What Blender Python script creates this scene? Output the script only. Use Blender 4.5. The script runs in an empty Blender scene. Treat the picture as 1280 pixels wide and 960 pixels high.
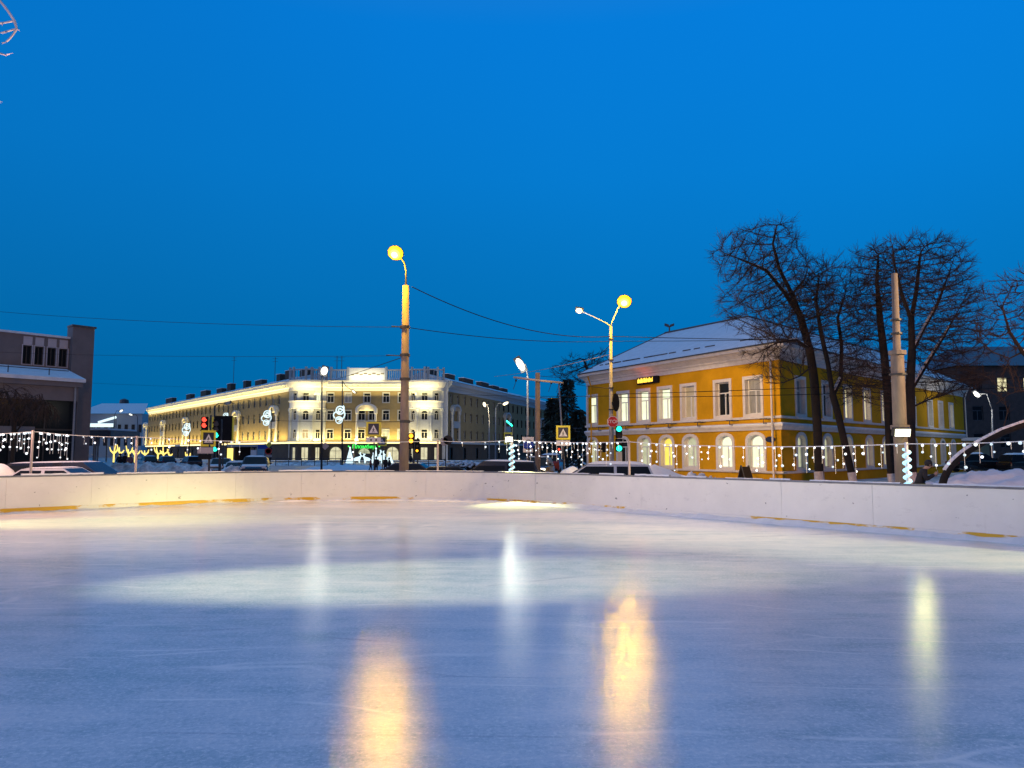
import bpy, bmesh, math, random
from mathutils import Vector, Matrix, kdtree
random.seed(7)
R = math.radians
scene = bpy.context.scene
col = scene.collection
F, CX, CY, HORIZ, EYE, GZ = 960.0, 640.0, 480.0, 565.0, 1.67, -0.25
PITCH = math.atan((HORIZ - CY) / F)

def at(px, py, Y):
    """point at depth Y seen at pixel (px, py) of a 1280 x 960 frame"""
    u, v = (px - CX) / F, (CY - py) / F
    c, s = math.cos(PITCH), math.sin(PITCH)
    d = Vector((u, c - v * s, s + v * c))
    p = d * (Y / d.y)
    return Vector((p.x, Y, p.z + EYE))
def gx(px, Y): return at(px, HORIZ, Y).x
def gp(px, Y, z=GZ): return Vector((gx(px, Y), Y, z))
def t_on(P, d, px):
    u = at(px, HORIZ, 1.0).x
    return (u * P[1] - P[0]) / (d[0] - u * d[1])

# ------------------------------------------------------------------ materials
def nodes_of(m):
    m.use_nodes = True
    return m.node_tree.nodes, m.node_tree.links
def mat(name, c, rough=.6, metal=0., var=.15, scale=3., bump=0., emit=None, es=0., c2=None, stretch=None, spec=None, coat=0):
    m = bpy.data.materials.new(name); n, l = nodes_of(m)
    b = n['Principled BSDF']
    b.inputs['Roughness'].default_value = rough; b.inputs['Metallic'].default_value = metal
    if spec is not None: b.inputs['Specular IOR Level'].default_value = spec
    if coat: b.inputs['Coat Weight'].default_value = coat
    if var or c2:
        tc = n.new('ShaderNodeTexCoord'); mp = n.new('ShaderNodeMapping'); nz = n.new('ShaderNodeTexNoise')
        if stretch: mp.inputs['Scale'].default_value = stretch
        l.new(tc.outputs['Object'], mp.inputs[0]); l.new(mp.outputs[0], nz.inputs['Vector'])
        nz.inputs['Scale'].default_value = scale; nz.inputs['Detail'].default_value = 7
        nz.inputs['Roughness'].default_value = .65
        rp = n.new('ShaderNodeValToRGB'); rp.color_ramp.elements[0].position = .33; rp.color_ramp.elements[1].position = .67
        a = tuple(max(0, x * (1 - var)) for x in c); bb = tuple(min(1, x * (1 + var)) for x in (c2 or c))
        rp.color_ramp.elements[0].color = (*a, 1); rp.color_ramp.elements[1].color = (*bb, 1)
        l.new(nz.outputs['Fac'], rp.inputs[0]); l.new(rp.outputs[0], b.inputs['Base Color'])
        if bump:
            bp = n.new('ShaderNodeBump'); bp.inputs['Strength'].default_value = bump; bp.inputs['Distance'].default_value = .05
            l.new(nz.outputs['Fac'], bp.inputs['Height']); l.new(bp.outputs[0], b.inputs['Normal'])
    else:
        b.inputs['Base Color'].default_value = (*c, 1)
    if emit:
        b.inputs['Emission Color'].default_value = (*emit, 1); b.inputs['Emission Strength'].default_value = es
    return m
def glow(name, c, s, sample=False):
    m = mat(name, tuple(min(.8, x) for x in c), .4, var=0, emit=c, es=s)
    if not sample: m.cycles.emission_sampling = 'NONE'
    return m
def window_light(name, c, c2, s, bands=5., sample=False):
    """a lit room behind a net curtain: uneven glow with vertical folds"""
    m = bpy.data.materials.new(name); n, l = nodes_of(m); b = n['Principled BSDF']
    b.inputs['Base Color'].default_value = (.12, .12, .1, 1); b.inputs['Roughness'].default_value = .12
    tc = n.new('ShaderNodeTexCoord'); oi = n.new('ShaderNodeObjectInfo'); ad = n.new('ShaderNodeVectorMath'); ad.operation = 'ADD'
    l.new(tc.outputs['Object'], ad.inputs[0]); l.new(oi.outputs['Random'], ad.inputs[1])
    w = n.new('ShaderNodeTexWave'); w.bands_direction = 'X'; w.inputs['Scale'].default_value = bands; w.inputs['Distortion'].default_value = 1.8
    nz = n.new('ShaderNodeTexNoise'); nz.inputs['Scale'].default_value = 1.1; nz.inputs['Detail'].default_value = 3
    l.new(ad.outputs[0], w.inputs[0]); l.new(ad.outputs[0], nz.inputs['Vector'])
    mx = n.new('ShaderNodeMath'); mx.operation = 'MULTIPLY_ADD'; mx.inputs[1].default_value = .35
    l.new(w.outputs['Fac'], mx.inputs[0]); l.new(nz.outputs['Fac'], mx.inputs[2])
    rp = n.new('ShaderNodeValToRGB'); rp.color_ramp.elements[0].position = .35; rp.color_ramp.elements[1].position = .85
    rp.color_ramp.elements[0].color = (*c2, 1); rp.color_ramp.elements[1].color = (*c, 1)
    l.new(mx.outputs[0], rp.inputs[0]); l.new(rp.outputs[0], b.inputs['Emission Color'])
    b.inputs['Emission Strength'].default_value = s
    if not sample: m.cycles.emission_sampling = 'NONE'
    return m

MT = {}
MT['snow'] = mat('snow', (.74, .76, .80), .75, var=.08, scale=2.2, bump=.35)
MT['dirty_snow'] = mat('dirty_snow', (.45, .44, .45), .85, var=.35, scale=1.6, bump=.8, c2=(.72, .73, .76))
MT['board'] = mat('board_white', (.74, .72, .68), .38, var=.05, scale=1.2, bump=.05)
MT['rail'] = mat('rail_grey', (.14, .15, .18), .5, var=.25)
MT['concrete'] = mat('concrete', (.20, .155, .13), .85, var=.22, scale=5, bump=.25, stretch=(1, 1, .35))
MT['steel'] = mat('galvanised_steel', (.30, .30, .31), .7, .1, var=.18, scale=6)
MT['darksteel'] = mat('dark_steel', (.05, .05, .055), .5, .5, var=.2)
MT['black'] = mat('black_plastic', (.012, .012, .014), .85, var=.2, spec=.1)
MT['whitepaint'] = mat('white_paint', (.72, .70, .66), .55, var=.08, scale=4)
MT['bluewhite'] = mat('cool_and_unlit_white', (.40, .42, .45), .55, var=.10, scale=3)
MT['trim'] = mat('house_trim', (.66, .60, .55), .7, var=.10, scale=2.5, bump=.08)
MT['ochre'] = mat('ochre_stucco', (.58, .29, .012), .9, spec=.05, var=.15, scale=.55, bump=.12)
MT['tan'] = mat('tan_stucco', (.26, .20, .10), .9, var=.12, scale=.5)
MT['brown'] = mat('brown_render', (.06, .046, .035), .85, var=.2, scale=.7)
MT['greystone'] = mat('grey_panels', (.19, .165, .165), .85, var=.10, scale=1.2, bump=.1)
MT['palepanel'] = mat('pale_panel', (.52, .47, .49), .7, var=.06)
MT['darkbrick'] = mat('dark_brick', (.07, .05, .045), .9, var=.25, scale=2)
MT['palewall'] = mat('pale_wall', (.42, .44, .47), .85, var=.1)
MT['roofmetal'] = mat('roof_metal', (.09, .09, .10), .5, .3, var=.2)
MT['glass'] = mat('dark_glass', (.012, .016, .02), .14, var=0, spec=.15)
MT['curtain'] = mat('curtained_glass', (.30, .30, .29), .3, var=.3, scale=5, stretch=(4, 1, .3))
MT['bark'] = mat('bark', (.013, .010, .009), .95, var=.35, scale=7, bump=.5)
MT['twig'] = mat('twigs', (.030, .018, .014), .9, var=.3)
MT['whitewash'] = mat('whitewashed_bark', (.55, .50, .47), .9, var=.2, scale=6, bump=.4)
MT['frost'] = mat('frosted_twigs', (.62, .60, .64), .8, var=.2)
MT['lit_cool'] = window_light('window_cool', (.95, 1.0, .72), (.70, .76, .46), 1.2)
MT['lit_warm'] = window_light('window_warm', (1.0, .93, .56), (.85, .72, .34), 1.05)
MT['lit_yellow'] = window_light('window_yellow', (1.0, .82, .12), (.95, .60, .05), 1.15, 9.)
MT['lit_dim'] = window_light('window_dim', (.80, .82, .52), (.34, .35, .20), .78)
MT['lit_tan'] = window_light('window_tan', (.75, .50, .26), (.42, .27, .14), .5)
MT['lit_shop'] = window_light('window_shop', (1.0, .95, .60), (.55, .46, .24), .85)
MT['led_warm'] = glow('led_warm', (1.0, .80, .30), 2.6)
MT['led_white'] = glow('led_white', (.80, .92, 1.0), 1.7)
MT['led_dim'] = glow('led_dim', (.62, .78, .95), .75)
MT['led_pale'] = glow('led_pale', (.75, .95, .92), 1.15)
MT['led_blue'] = glow('led_blue', (.40, .78, 1.0), 1.2)
MT['led_gold'] = glow('led_gold', (1.0, .72, .16), 1.5)
MT['sodium'] = glow('sodium_lens', (1.0, .42, .03), 1.15)
MT['sodium_mid'] = glow('sodium_mid', (1.0, .62, .10), 1.5); MT['sodium_rim'] = glow('sodium_rim', (1.0, .26, .01), .75)
MT['sodium_core'] = glow('sodium_core', (1.0, .92, .62), 1.6)
MT['lamp_white'] = glow('lamp_white', (1.0, .98, .80), 1.5)
MT['lamp_warm'] = glow('lamp_warm', (1.0, .84, .56), 1.4)
MT['flood'] = glow('flood_lens', (1.0, 1.0, .74), 1.8)
MT['sig_red'] = glow('signal_red', (1.0, .06, .03), 2.2)
MT['sig_green'] = glow('signal_green', (.02, 1.0, .62), 2.0)
MT['sig_amber'] = glow('signal_amber', (1.0, .42, .02), 2.4)
MT['sig_off'] = mat('signal_off', (.03, .02, .02), .3, var=0)
MT['neon'] = glow('neon_green', (.05, 1.0, .10), 1.6)
MT['amber_led'] = glow('amber_led', (1.0, .62, .06), 1.6)
MT['signyel'] = mat('sign_yellow', (.85, .74, .06), .4, var=.04)
MT['signnavy'] = mat('sign_navy', (.012, .018, .05), .4, var=.05)
MT['signwhite'] = mat('sign_white', (.78, .76, .76), .4, var=.04)
MT['signred'] = mat('sign_red', (.50, .018, .015), .4, var=.05)
MT['signblue'] = mat('sign_blue', (.02, .06, .42), .4, var=.05)
MT['signback'] = mat('sign_back', (.42, .36, .34), .5, .3, var=.1)
MT['rubber'] = mat('rubber', (.02, .02, .02), .8, var=.1)
MT['chrome'] = mat('chrome', (.5, .5, .5), .2, 1., var=0)
MT['headlight_on'] = glow('headlight_on', (1.0, .95, .75), 2.5)
MT['taillight_on'] = glow('taillight_on', (1.0, .05, .02), 3.0)
MT['lamp_glass'] = mat('lamp_glass', (.5, .5, .5), .1, var=0)
MT['tail_glass'] = mat('tail_glass', (.25, .01, .01), .15, var=0)
MT['skin'] = mat('skin', (.45, .28, .21), .6, var=.05)
MT['hair'] = mat('hair', (.02, .015, .012), .7, var=.2)

# ------------------------------------------------------------------ mesh builder
LOC = {}
class MB:
    def __init__(s): s.v = []; s.f = []
    def add(s, vs, fs):
        k = len(s.v); s.v += [tuple(v) for v in vs]; s.f += [tuple(i + k for i in f) for f in fs]; return s
    def obox(s, c, ax, ay, az):
        c, ax, ay, az = map(Vector, (c, ax, ay, az))
        vs = [c + ax * i + ay * j + az * k for k in (-1, 1) for j in (-1, 1) for i in (-1, 1)]
        return s.add(vs, [(0, 2, 3, 1), (4, 5, 7, 6), (0, 1, 5, 4), (2, 6, 7, 3), (0, 4, 6, 2), (1, 3, 7, 5)])
    def box(s, x0, x1, y0, y1, z0, z1):
        return s.obox(((x0 + x1) / 2, (y0 + y1) / 2, (z0 + z1) / 2), ((x1 - x0) / 2, 0, 0), (0, (y1 - y0) / 2, 0), (0, 0, (z1 - z0) / 2))
    def tube(s, pts, rad, n=8, cap=True):
        pts = [Vector(p) for p in pts]
        if not isinstance(rad, (list, tuple)): rad = [rad] * len(pts)
        vs, fs, up = [], [], None
        for i, p in enumerate(pts):
            t = (pts[min(i + 1, len(pts) - 1)] - pts[max(i - 1, 0)])
            t = t.normalized() if t.length > 1e-9 else Vector((0, 0, 1))
            if up is None:
                up = t.orthogonal().normalized()
            else:
                up = (up - t * up.dot(t)); up = up.normalized() if up.length > 1e-6 else t.orthogonal().normalized()
            w = t.cross(up)
            for k in range(n):
                a = 2 * math.pi * k / n
                vs.append(p + (up * math.cos(a) + w * math.sin(a)) * rad[i])
        for i in range(len(pts) - 1):
            for k in range(n):
                a, b = i * n + k, i * n + (k + 1) % n
                fs.append((a, b, b + n, a + n))
        if cap:
            fs.append(tuple(range(n))[::-1]); fs.append(tuple(range(len(vs) - n, len(vs))))
        return s.add(vs, fs)
    def lathe(s, prof, n=16, c=(0, 0, 0)):
        vs, fs = [], []
        for r, z in prof:
            for k in range(n):
                a = 2 * math.pi * k / n
                vs.append((c[0] + r * math.cos(a), c[1] + r * math.sin(a), c[2] + z))
        for i in range(len(prof) - 1):
            for k in range(n):
                a, b = i * n + k, i * n + (k + 1) % n
                fs.append((a, b, b + n, a + n))
        fs.append(tuple(range(n))[::-1]); fs.append(tuple(range(len(vs) - n, len(vs))))
        return s.add(vs, fs)
    def prism(s, poly, ext):
        poly = [Vector(p) for p in poly]; e = Vector(ext); n = len(poly)
        return s.add(poly + [p + e for p in poly],
                     [tuple(range(n))[::-1], tuple(range(n, 2 * n))] + [(i, (i + 1) % n, (i + 1) % n + n, i + n) for i in range(n)])
    def strip(s, a, b):
        """quads between two equal-length polylines"""
        n = len(a)
        return s.add(list(a) + list(b), [(i, i + 1, i + 1 + n, i + n) for i in range(n - 1)])
    def ball(s, c, r, n=8, sz=1.):
        prof = [(r * math.sin(math.pi * i / n), -r * sz * math.cos(math.pi * i / n)) for i in range(n + 1)]
        prof[0] = (1e-3 * r, prof[0][1]); prof[-1] = (1e-3 * r, prof[-1][1])
        return s.lathe(prof, max(6, n), c)
    def mesh(s, name, off=(0, 0, 0)):
        me = bpy.data.meshes.new(name)
        o = Vector(off)
        me.from_pydata([tuple(Vector(v) - o) for v in s.v], [], s.f); me.update()
        return me
    def build(s, name, m, parent=None, world=False, smooth=False, bevel=0, fix=True):
        off = LOC.get(parent.name, (0, 0, 0)) if (world and parent) else (0, 0, 0)
        me = s.mesh(name, off)
        if fix or bevel:
            bm = bmesh.new(); bm.from_mesh(me)
            if fix: bmesh.ops.recalc_face_normals(bm, faces=bm.faces)
            if bevel: bmesh.ops.bevel(bm, geom=[e for e in bm.edges if len(e.link_faces) == 2 and e.calc_face_angle() > .5], offset=bevel, segments=2, affect='EDGES', clamp_overlap=True)
            bm.to_mesh(me); bm.free()
        if smooth:
            me.polygons.foreach_set('use_smooth', [True] * len(me.polygons))
        ms = m if isinstance(m, (list, tuple)) else [m]
        for x in ms: me.materials.append(MT[x] if isinstance(x, str) else x)
        o = bpy.data.objects.new(name, me); col.objects.link(o)
        if parent: o.parent = parent; LOC[o.name] = LOC.get(parent.name, (0, 0, 0))
        return o

def tag(o, label=None, cat=None, group=None, kind=None):
    if label: o['label'] = label
    if cat: o['category'] = cat
    if group: o['group'] = group
    if kind: o['kind'] = kind
    return o
def thing(name, label, cat, loc=(0, 0, 0), rz=0, group=None):
    o = bpy.data.objects.new(name, None); col.objects.link(o)
    o.empty_display_size = .3
    o.location = loc; o.rotation_euler = (0, 0, rz); LOC[o.name] = tuple(loc)
    return tag(o, label, cat, group)
def kids(o): return [c for c in bpy.data.objects if c.parent == o]
def dup(o, parent=None, loc=None, rz=None):
    c = o.copy(); col.objects.link(c)
    if parent: c.parent = parent
    if loc is not None: c.location = loc
    if rz is not None: c.rotation_euler = (0, 0, rz)
    for k in list(o.children): dup(k, c)
    return c
def setmat(o, m):
    o.material_slots[0].link = 'OBJECT'; o.material_slots[0].material = MT[m] if isinstance(m, str) else m
def text_mesh(name, s, size, m, parent, loc, rot, ext=.01, align='CENTER'):
    cu = bpy.data.curves.new(name, 'FONT'); cu.body = s; cu.size = size; cu.align_x = align; cu.align_y = 'CENTER'; cu.extrude = ext
    o = bpy.data.objects.new(name, cu); col.objects.link(o)
    bpy.context.view_layer.update()
    me = bpy.data.meshes.new_from_object(o.evaluated_get(bpy.context.evaluated_depsgraph_get()))
    bpy.data.objects.remove(o); bpy.data.curves.remove(cu)
    me.name = name; me.materials.clear(); me.materials.append(MT[m])
    o = bpy.data.objects.new(name, me); col.objects.link(o)
    o.parent = parent; o.location = loc; o.rotation_euler = rot
    return o

# ------------------------------------------------------------------ facades and windows
def facade(mb, P, d, width, z0, z1, ops, y=0.):
    """wall sheet with real openings; ops = (centre, width, zbottom, ztop, arch rise)"""
    P = Vector((P[0], P[1], 0)); d = Vector((d[0], d[1], 0)); n = Vector((d.y, -d.x, 0)); P = P + n * y
    xs = sorted({0., width} | {round(x, 4) for o in ops for x in (o[0] - o[1] / 2, o[0] + o[1] / 2) if 0 < x < width})
    zs = sorted({z0, z1} | {round(z, 4) for o in ops for z in (o[2], o[3]) if z0 < z < z1})
    for i in range(len(xs) - 1):
        run = None
        for j in range(len(zs) - 1):
            cx, cz = (xs[i] + xs[i + 1]) / 2, (zs[j] + zs[j + 1]) / 2
            solid = not any(abs(cx - o[0]) < o[1] / 2 and o[2] < cz < o[3] for o in ops)
            if solid:
                if run is None: run = zs[j]
                end = zs[j + 1]
            if run is not None and (not solid or j == len(zs) - 2):
                a, b = P + d * xs[i], P + d * xs[i + 1]
                mb.add([(a.x, a.y, run), (b.x, b.y, run), (b.x, b.y, end), (a.x, a.y, end)], [(0, 1, 2, 3)]); run = None
    for c, w, zb, zt, rise in ops:
        if rise > 0:
            pts = arch_pts(w, zt - zb, rise)
            for (xa, za), (xb, zb2) in zip(pts, pts[1:]):
                a, b = P + d * (c + xa), P + d * (c + xb)
                mb.add([(a.x, a.y, zb + za), (b.x, b.y, zb + zb2), (b.x, b.y, zt), (a.x, a.y, zt)], [(0, 1, 2, 3)])
def arch_pts(w, h, rise, k=8):
    return [(w / 2 * math.cos(math.pi * (1 - i / k)), h - rise + rise * math.sin(math.pi * i / k)) for i in range(k + 1)]
def outline(w, h, rise, g=0.):
    if rise <= 0: top = [(-w / 2 - g, h + g), (w / 2 + g, h + g)]
    else: top = arch_pts(w + 2 * g, h + g, rise + g * .4)
    return [(w / 2 + g, -g), (-w / 2 - g, -g)] + top
WCACHE = {}
def window(root, P, d, c, zb, w, h, rise=0., depth=.28, surround=.2, proud=.06, pane='glass', frame='whitepaint', smat='trim', sill=True, mull='T', y=0., name='window'):
    key = (w, h, rise, depth, surround, proud, frame, smat, sill, mull)
    if key not in WCACHE:
        ol = outline(w, h, rise); n = len(ol)
        if surround is not None:
            mb = MB(); oo = outline(w, h, rise, surround)
            def ring(pts, yy): return [(x, yy, z) for x, z in pts] + [(pts[0][0], yy, pts[0][1])]
            mb.strip(ring(oo, -proud), ring(ol, -proud)); mb.strip(ring(ol, -proud), ring(ol, depth)); mb.strip(ring(oo, .0), ring(oo, -proud))
            if sill: mb.box(-w / 2 - surround - .06, w / 2 + surround + .06, -proud - .10, .0, -surround - .10, -surround + .03)
            s_me = mb.mesh('surround'); s_me.materials.append(MT[smat])
        else: s_me = None
        mb = MB(); fi = outline(w - .14, h - .14, max(0, rise - .05) if rise else 0); fi = [(x, z + .07) for x, z in fi]
        y0, y1 = depth - .07, depth
        mb.strip([(x, y0, z) for x, z in ol + ol[:1]], [(x, y0, z) for x, z in fi + fi[:1]])
        mb.strip([(x, y0, z) for x, z in fi + fi[:1]], [(x, y1, z) for x, z in fi + fi[:1]])
        if mull in ('T', 'X'):
            tz = h * .68
            mb.box(-w / 2 + .07, w / 2 - .07, y0 + .003, y1, tz - .035, tz + .035)
            mb.box(-.04, .04, y0 + .005, y1, .07, (tz - .035) if mull == 'T' else h - .07)
        elif mull == 'I':
            mb.box(-.035, .035, y0 + .005, y1, .07, h - .07)
        f_me = mb.mesh('window'); f_me.materials.append(MT[frame])
        mb = MB(); mb.add([(x, depth - .004, z) for x, z in ol], [tuple(range(n))]); p_me = mb.mesh('pane'); p_me.materials.append(MT['glass'])
        WCACHE[key] = (s_me, f_me, p_me)
    s_me, f_me, p_me = WCACHE[key]
    P = Vector((P[0], P[1], 0)); d = Vector((d[0], d[1], 0)); nn = Vector((d.y, -d.x, 0))
    p = P + d * c + nn * y + Vector((0, 0, zb)) - Vector(LOC[root.name])
    o = bpy.data.objects.new(name, f_me); col.objects.link(o); o.parent = root; o.location = p; o.rotation_euler = (0, 0, math.atan2(d.y, d.x))
    if s_me: q = bpy.data.objects.new('surround', s_me); col.objects.link(q); q.parent = o
    q = bpy.data.objects.new('pane', p_me); col.objects.link(q); q.parent = o; setmat(q, pane)
    return o
def band(mb, P, d, x0, x1, z0, z1, out, inn=0.):
    """a horizontal course standing proud of a facade"""
    P = Vector((P[0], P[1], 0)); d = Vector((d[0], d[1], 0)); n = Vector((d.y, -d.x, 0))
    c = P + d * ((x0 + x1) / 2) + n * ((out + inn) / 2) + Vector((0, 0, (z0 + z1) / 2))
    mb.obox(c, d * ((x1 - x0) / 2), n * ((out - inn) / 2), (0, 0, (z1 - z0) / 2))
def course(mb, path, prof):
    """sweep a profile [(out, z)] along a plan polyline (left to right seen from outside)"""
    path = [Vector((p[0], p[1], 0)) for p in path]; rows = []
    for i, p in enumerate(path):
        def nrm(a, b):
            t = (b - a).normalized(); return Vector((t.y, -t.x, 0))
        n0 = nrm(path[i - 1], p) if i else None; n1 = nrm(p, path[i + 1]) if i < len(path) - 1 else None
        n = n1 if n0 is None else n0 if n1 is None else (n0 + n1)
        if n0 is not None and n1 is not None:
            n = n.normalized(); n = n / max(.5, n.dot(n1))
        rows.append([p + n * o + Vector((0, 0, z)) for o, z in prof])
    for a, b in zip(rows, rows[1:]): mb.strip(a, b)
    for r in (rows[0], rows[-1]): mb.add(r, [tuple(range(len(r)))])
# ------------------------------------------------------------------ camera, render, sky
cam = bpy.data.cameras.new('camera'); cam_o = bpy.data.objects.new('camera', cam); col.objects.link(cam_o)
cam.sensor_width = 36; cam.lens = 36 * F / 1280; cam.clip_end = 6000; cam.clip_start = .05
cam_o.location = (0, 0, EYE); cam_o.rotation_euler = (math.pi / 2 + PITCH, 0, 0)
scene.camera = cam_o
vs = scene.view_settings
vs.view_transform = 'Standard'; vs.look = 'None'; vs.exposure = 0; vs.gamma = 1; vs.use_curve_mapping = False
scene.render.engine = 'CYCLES'
cy = scene.cycles
cy.use_denoising = True
try: cy.denoiser = 'OPENIMAGEDENOISE'; cy.denoising_prefilter = 'ACCURATE'
except Exception: pass
cy.max_bounces = 5; cy.diffuse_bounces = 2; cy.glossy_bounces = 3; cy.transmission_bounces = 2; cy.sample_clamp_indirect = 4
cy.caustics_reflective = False; cy.caustics_refractive = False
cy.use_light_tree = True

w = bpy.data.worlds.new('World'); scene.world = w; w.use_nodes = True
n, l = w.node_tree.nodes, w.node_tree.links
bg = n['Background']; bg.inputs[1].default_value = .1
sky = n.new('ShaderNodeTexSky'); sky.sky_type = 'NISHITA'; sky.sun_disc = False
SUN_EL, SUN_AZ = R(-4), R(195)
sky.sun_elevation = SUN_EL; sky.sun_rotation = SUN_AZ
tc = n.new('ShaderNodeTexCoord'); sp = n.new('ShaderNodeSeparateXYZ'); l.new(tc.outputs['Generated'], sp.inputs[0])
rp = n.new('ShaderNodeValToRGB'); e = rp.color_ramp.elements
e[0].position = 0; e[0].color = (.0, .150, .42, 1); e[1].position = .8; e[1].color = (.115, .325, .67, 1)
for p, c in ((.08, (.0, .158, .44, 1)), (.2, (.0, .178, .53, 1)), (.34, (.0, .200, .64, 1)), (.5, (.0, .204, .71, 1)), (.57, (.01, .205, .70, 1))):
    q = e.new(p); q.color = c
l.new(sp.outputs['Z'], rp.inputs[0])
# the sky is a little brighter to the east, and an added warm glow low behind the viewer lights boards and ice
mr = n.new('ShaderNodeMapRange'); mr.inputs[1].default_value = -.55; mr.inputs[2].default_value = .45; mr.inputs[3].default_value = .84; mr.inputs[4].default_value = 1.02
l.new(sp.outputs['X'], mr.inputs[0])
m1 = n.new('ShaderNodeVectorMath'); m1.operation = 'SCALE'; l.new(rp.outputs[0], m1.inputs[0]); l.new(mr.outputs[0], m1.inputs['Scale'])
# an unseen quarter of the sky, darkened to dim the house's side wall
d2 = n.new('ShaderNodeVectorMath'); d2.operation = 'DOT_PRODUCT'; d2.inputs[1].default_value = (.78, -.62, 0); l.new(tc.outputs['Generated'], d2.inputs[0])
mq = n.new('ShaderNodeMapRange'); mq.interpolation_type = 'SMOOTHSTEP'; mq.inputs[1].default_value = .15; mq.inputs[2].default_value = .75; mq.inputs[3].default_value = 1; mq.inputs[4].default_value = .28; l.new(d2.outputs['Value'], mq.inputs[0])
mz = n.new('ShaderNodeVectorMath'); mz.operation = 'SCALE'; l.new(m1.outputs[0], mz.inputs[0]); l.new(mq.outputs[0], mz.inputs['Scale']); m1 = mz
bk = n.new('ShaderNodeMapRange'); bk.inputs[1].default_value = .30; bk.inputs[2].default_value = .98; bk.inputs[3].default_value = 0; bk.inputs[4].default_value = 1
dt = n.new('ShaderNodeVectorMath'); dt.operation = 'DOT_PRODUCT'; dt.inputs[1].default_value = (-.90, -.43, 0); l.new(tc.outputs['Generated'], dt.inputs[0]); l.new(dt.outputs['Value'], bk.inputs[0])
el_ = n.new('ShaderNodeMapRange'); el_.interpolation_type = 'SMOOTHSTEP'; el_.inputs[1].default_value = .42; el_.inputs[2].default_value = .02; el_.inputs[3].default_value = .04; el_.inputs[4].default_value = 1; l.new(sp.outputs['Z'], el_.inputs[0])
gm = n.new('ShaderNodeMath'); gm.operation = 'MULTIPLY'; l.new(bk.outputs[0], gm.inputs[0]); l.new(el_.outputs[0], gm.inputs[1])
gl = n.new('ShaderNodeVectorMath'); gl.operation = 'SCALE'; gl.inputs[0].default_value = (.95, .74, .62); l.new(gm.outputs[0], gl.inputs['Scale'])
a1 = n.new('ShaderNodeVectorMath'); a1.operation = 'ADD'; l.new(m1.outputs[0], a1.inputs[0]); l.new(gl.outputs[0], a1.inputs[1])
# thin uneven veil
vn = n.new('ShaderNodeTexNoise'); vn.inputs['Scale'].default_value = 1.6; vn.inputs['Detail'].default_value = 3; l.new(tc.outputs['Generated'], vn.inputs['Vector'])
vm = n.new('ShaderNodeMapRange'); vm.inputs[3].default_value = 9.3; vm.inputs[4].default_value = 10.7; l.new(vn.outputs['Fac'], vm.inputs[0])
s1 = n.new('ShaderNodeVectorMath'); s1.operation = 'SCALE'; l.new(a1.outputs[0], s1.inputs[0]); l.new(vm.outputs[0], s1.inputs['Scale'])
a2 = n.new('ShaderNodeVectorMath'); a2.operation = 'ADD'; l.new(s1.outputs[0], a2.inputs[0]); l.new(sky.outputs[0], a2.inputs[1])
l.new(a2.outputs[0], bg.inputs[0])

sun = bpy.data.lights.new('sun', 'SUN'); sun.energy = .04; sun.angle = R(30); sun.color = (1, .72, .62)
so = bpy.data.objects.new('sun', sun); col.objects.link(so); so.rotation_euler = (R(62), 0, R(-15))

def aim(o, target):
    o.rotation_euler = (Vector(target) - o.location).to_track_quat('-Z', 'Y').to_euler()
def spot(loc, target, power, c, ang=90, blend=.5, size=.15):
    L = bpy.data.lights.new('spot', 'SPOT'); L.energy = power; L.color = c; L.spot_size = R(ang); L.spot_blend = blend; L.shadow_soft_size = size
    o = bpy.data.objects.new('spot', L); col.objects.link(o); o.location = loc; aim(o, target); return o
def point(loc, power, c, size=.2):
    L = bpy.data.lights.new('point', 'POINT'); L.energy = power; L.color = c; L.shadow_soft_size = size
    o = bpy.data.objects.new('point', L); col.objects.link(o); o.location = loc; return o
def area(loc, target, power, c, sx, sy, spread=180, xdir=None):
    L = bpy.data.lights.new('area', 'AREA'); L.shape = 'RECTANGLE'; L.size = sx; L.size_y = sy; L.energy = power; L.color = c; L.spread = R(spread)
    o = bpy.data.objects.new('area', L); col.objects.link(o); o.location = loc
    z = -(Vector(target) - Vector(loc)).normalized(); x = Vector(xdir or (1, 0, 0)); x = (x - z * x.dot(z)).normalized()
    o.rotation_euler = Matrix((x, z.cross(x), z)).transposed().to_euler(); return o

# ------------------------------------------------------------------ ground, street, ice
def sheet(name, poly, z, m, kind='structure'):
    mb = MB(); mb.add([(x, y, z) for x, y in poly], [tuple(range(len(poly)))])
    o = mb.build(name, m, fix=False)
    if o.data.polygons[0].normal.z < 0: o.data.flip_normals()
    return tag(o, kind=kind)

g = mat('ground_snow', (.16, .16, .17), .8, var=.5, scale=.35, bump=.5, c2=(.62, .64, .68))
sheet('ground', [(-3000, -3000), (3000, -3000), (3000, 4000), (-3000, 4000)], GZ, g)
slush = mat('slush', (.06, .06, .065), .35, var=.5, scale=.5, bump=.2, c2=(.30, .30, .32), stretch=(.3, 1, 1))
sheet('road', [(-160, 150), (-160, 96), (-30, 58), (2, 40), (9, 44), (-6, 92), (30, 230), (14, 230), (-14, 146), (-60, 150), (-150, 290), (-175, 290)], GZ + .004, slush)
mark = mat('road_paint', (.5, .5, .5), .7, var=.4, scale=3)
mbm = MB()
for i in range(9):
    x, y = -9 + i * 1.0, 66 - i * .9
    mbm.add([(x, y, GZ + .008), (x + .45, y - .35, GZ + .008), (x + 2.6, y + 3.0, GZ + .008), (x + 2.15, y + 3.35, GZ + .008)], [(0, 1, 2, 3)])
tag(mbm.build('road_marking', mark, fix=False), kind='structure')
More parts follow.
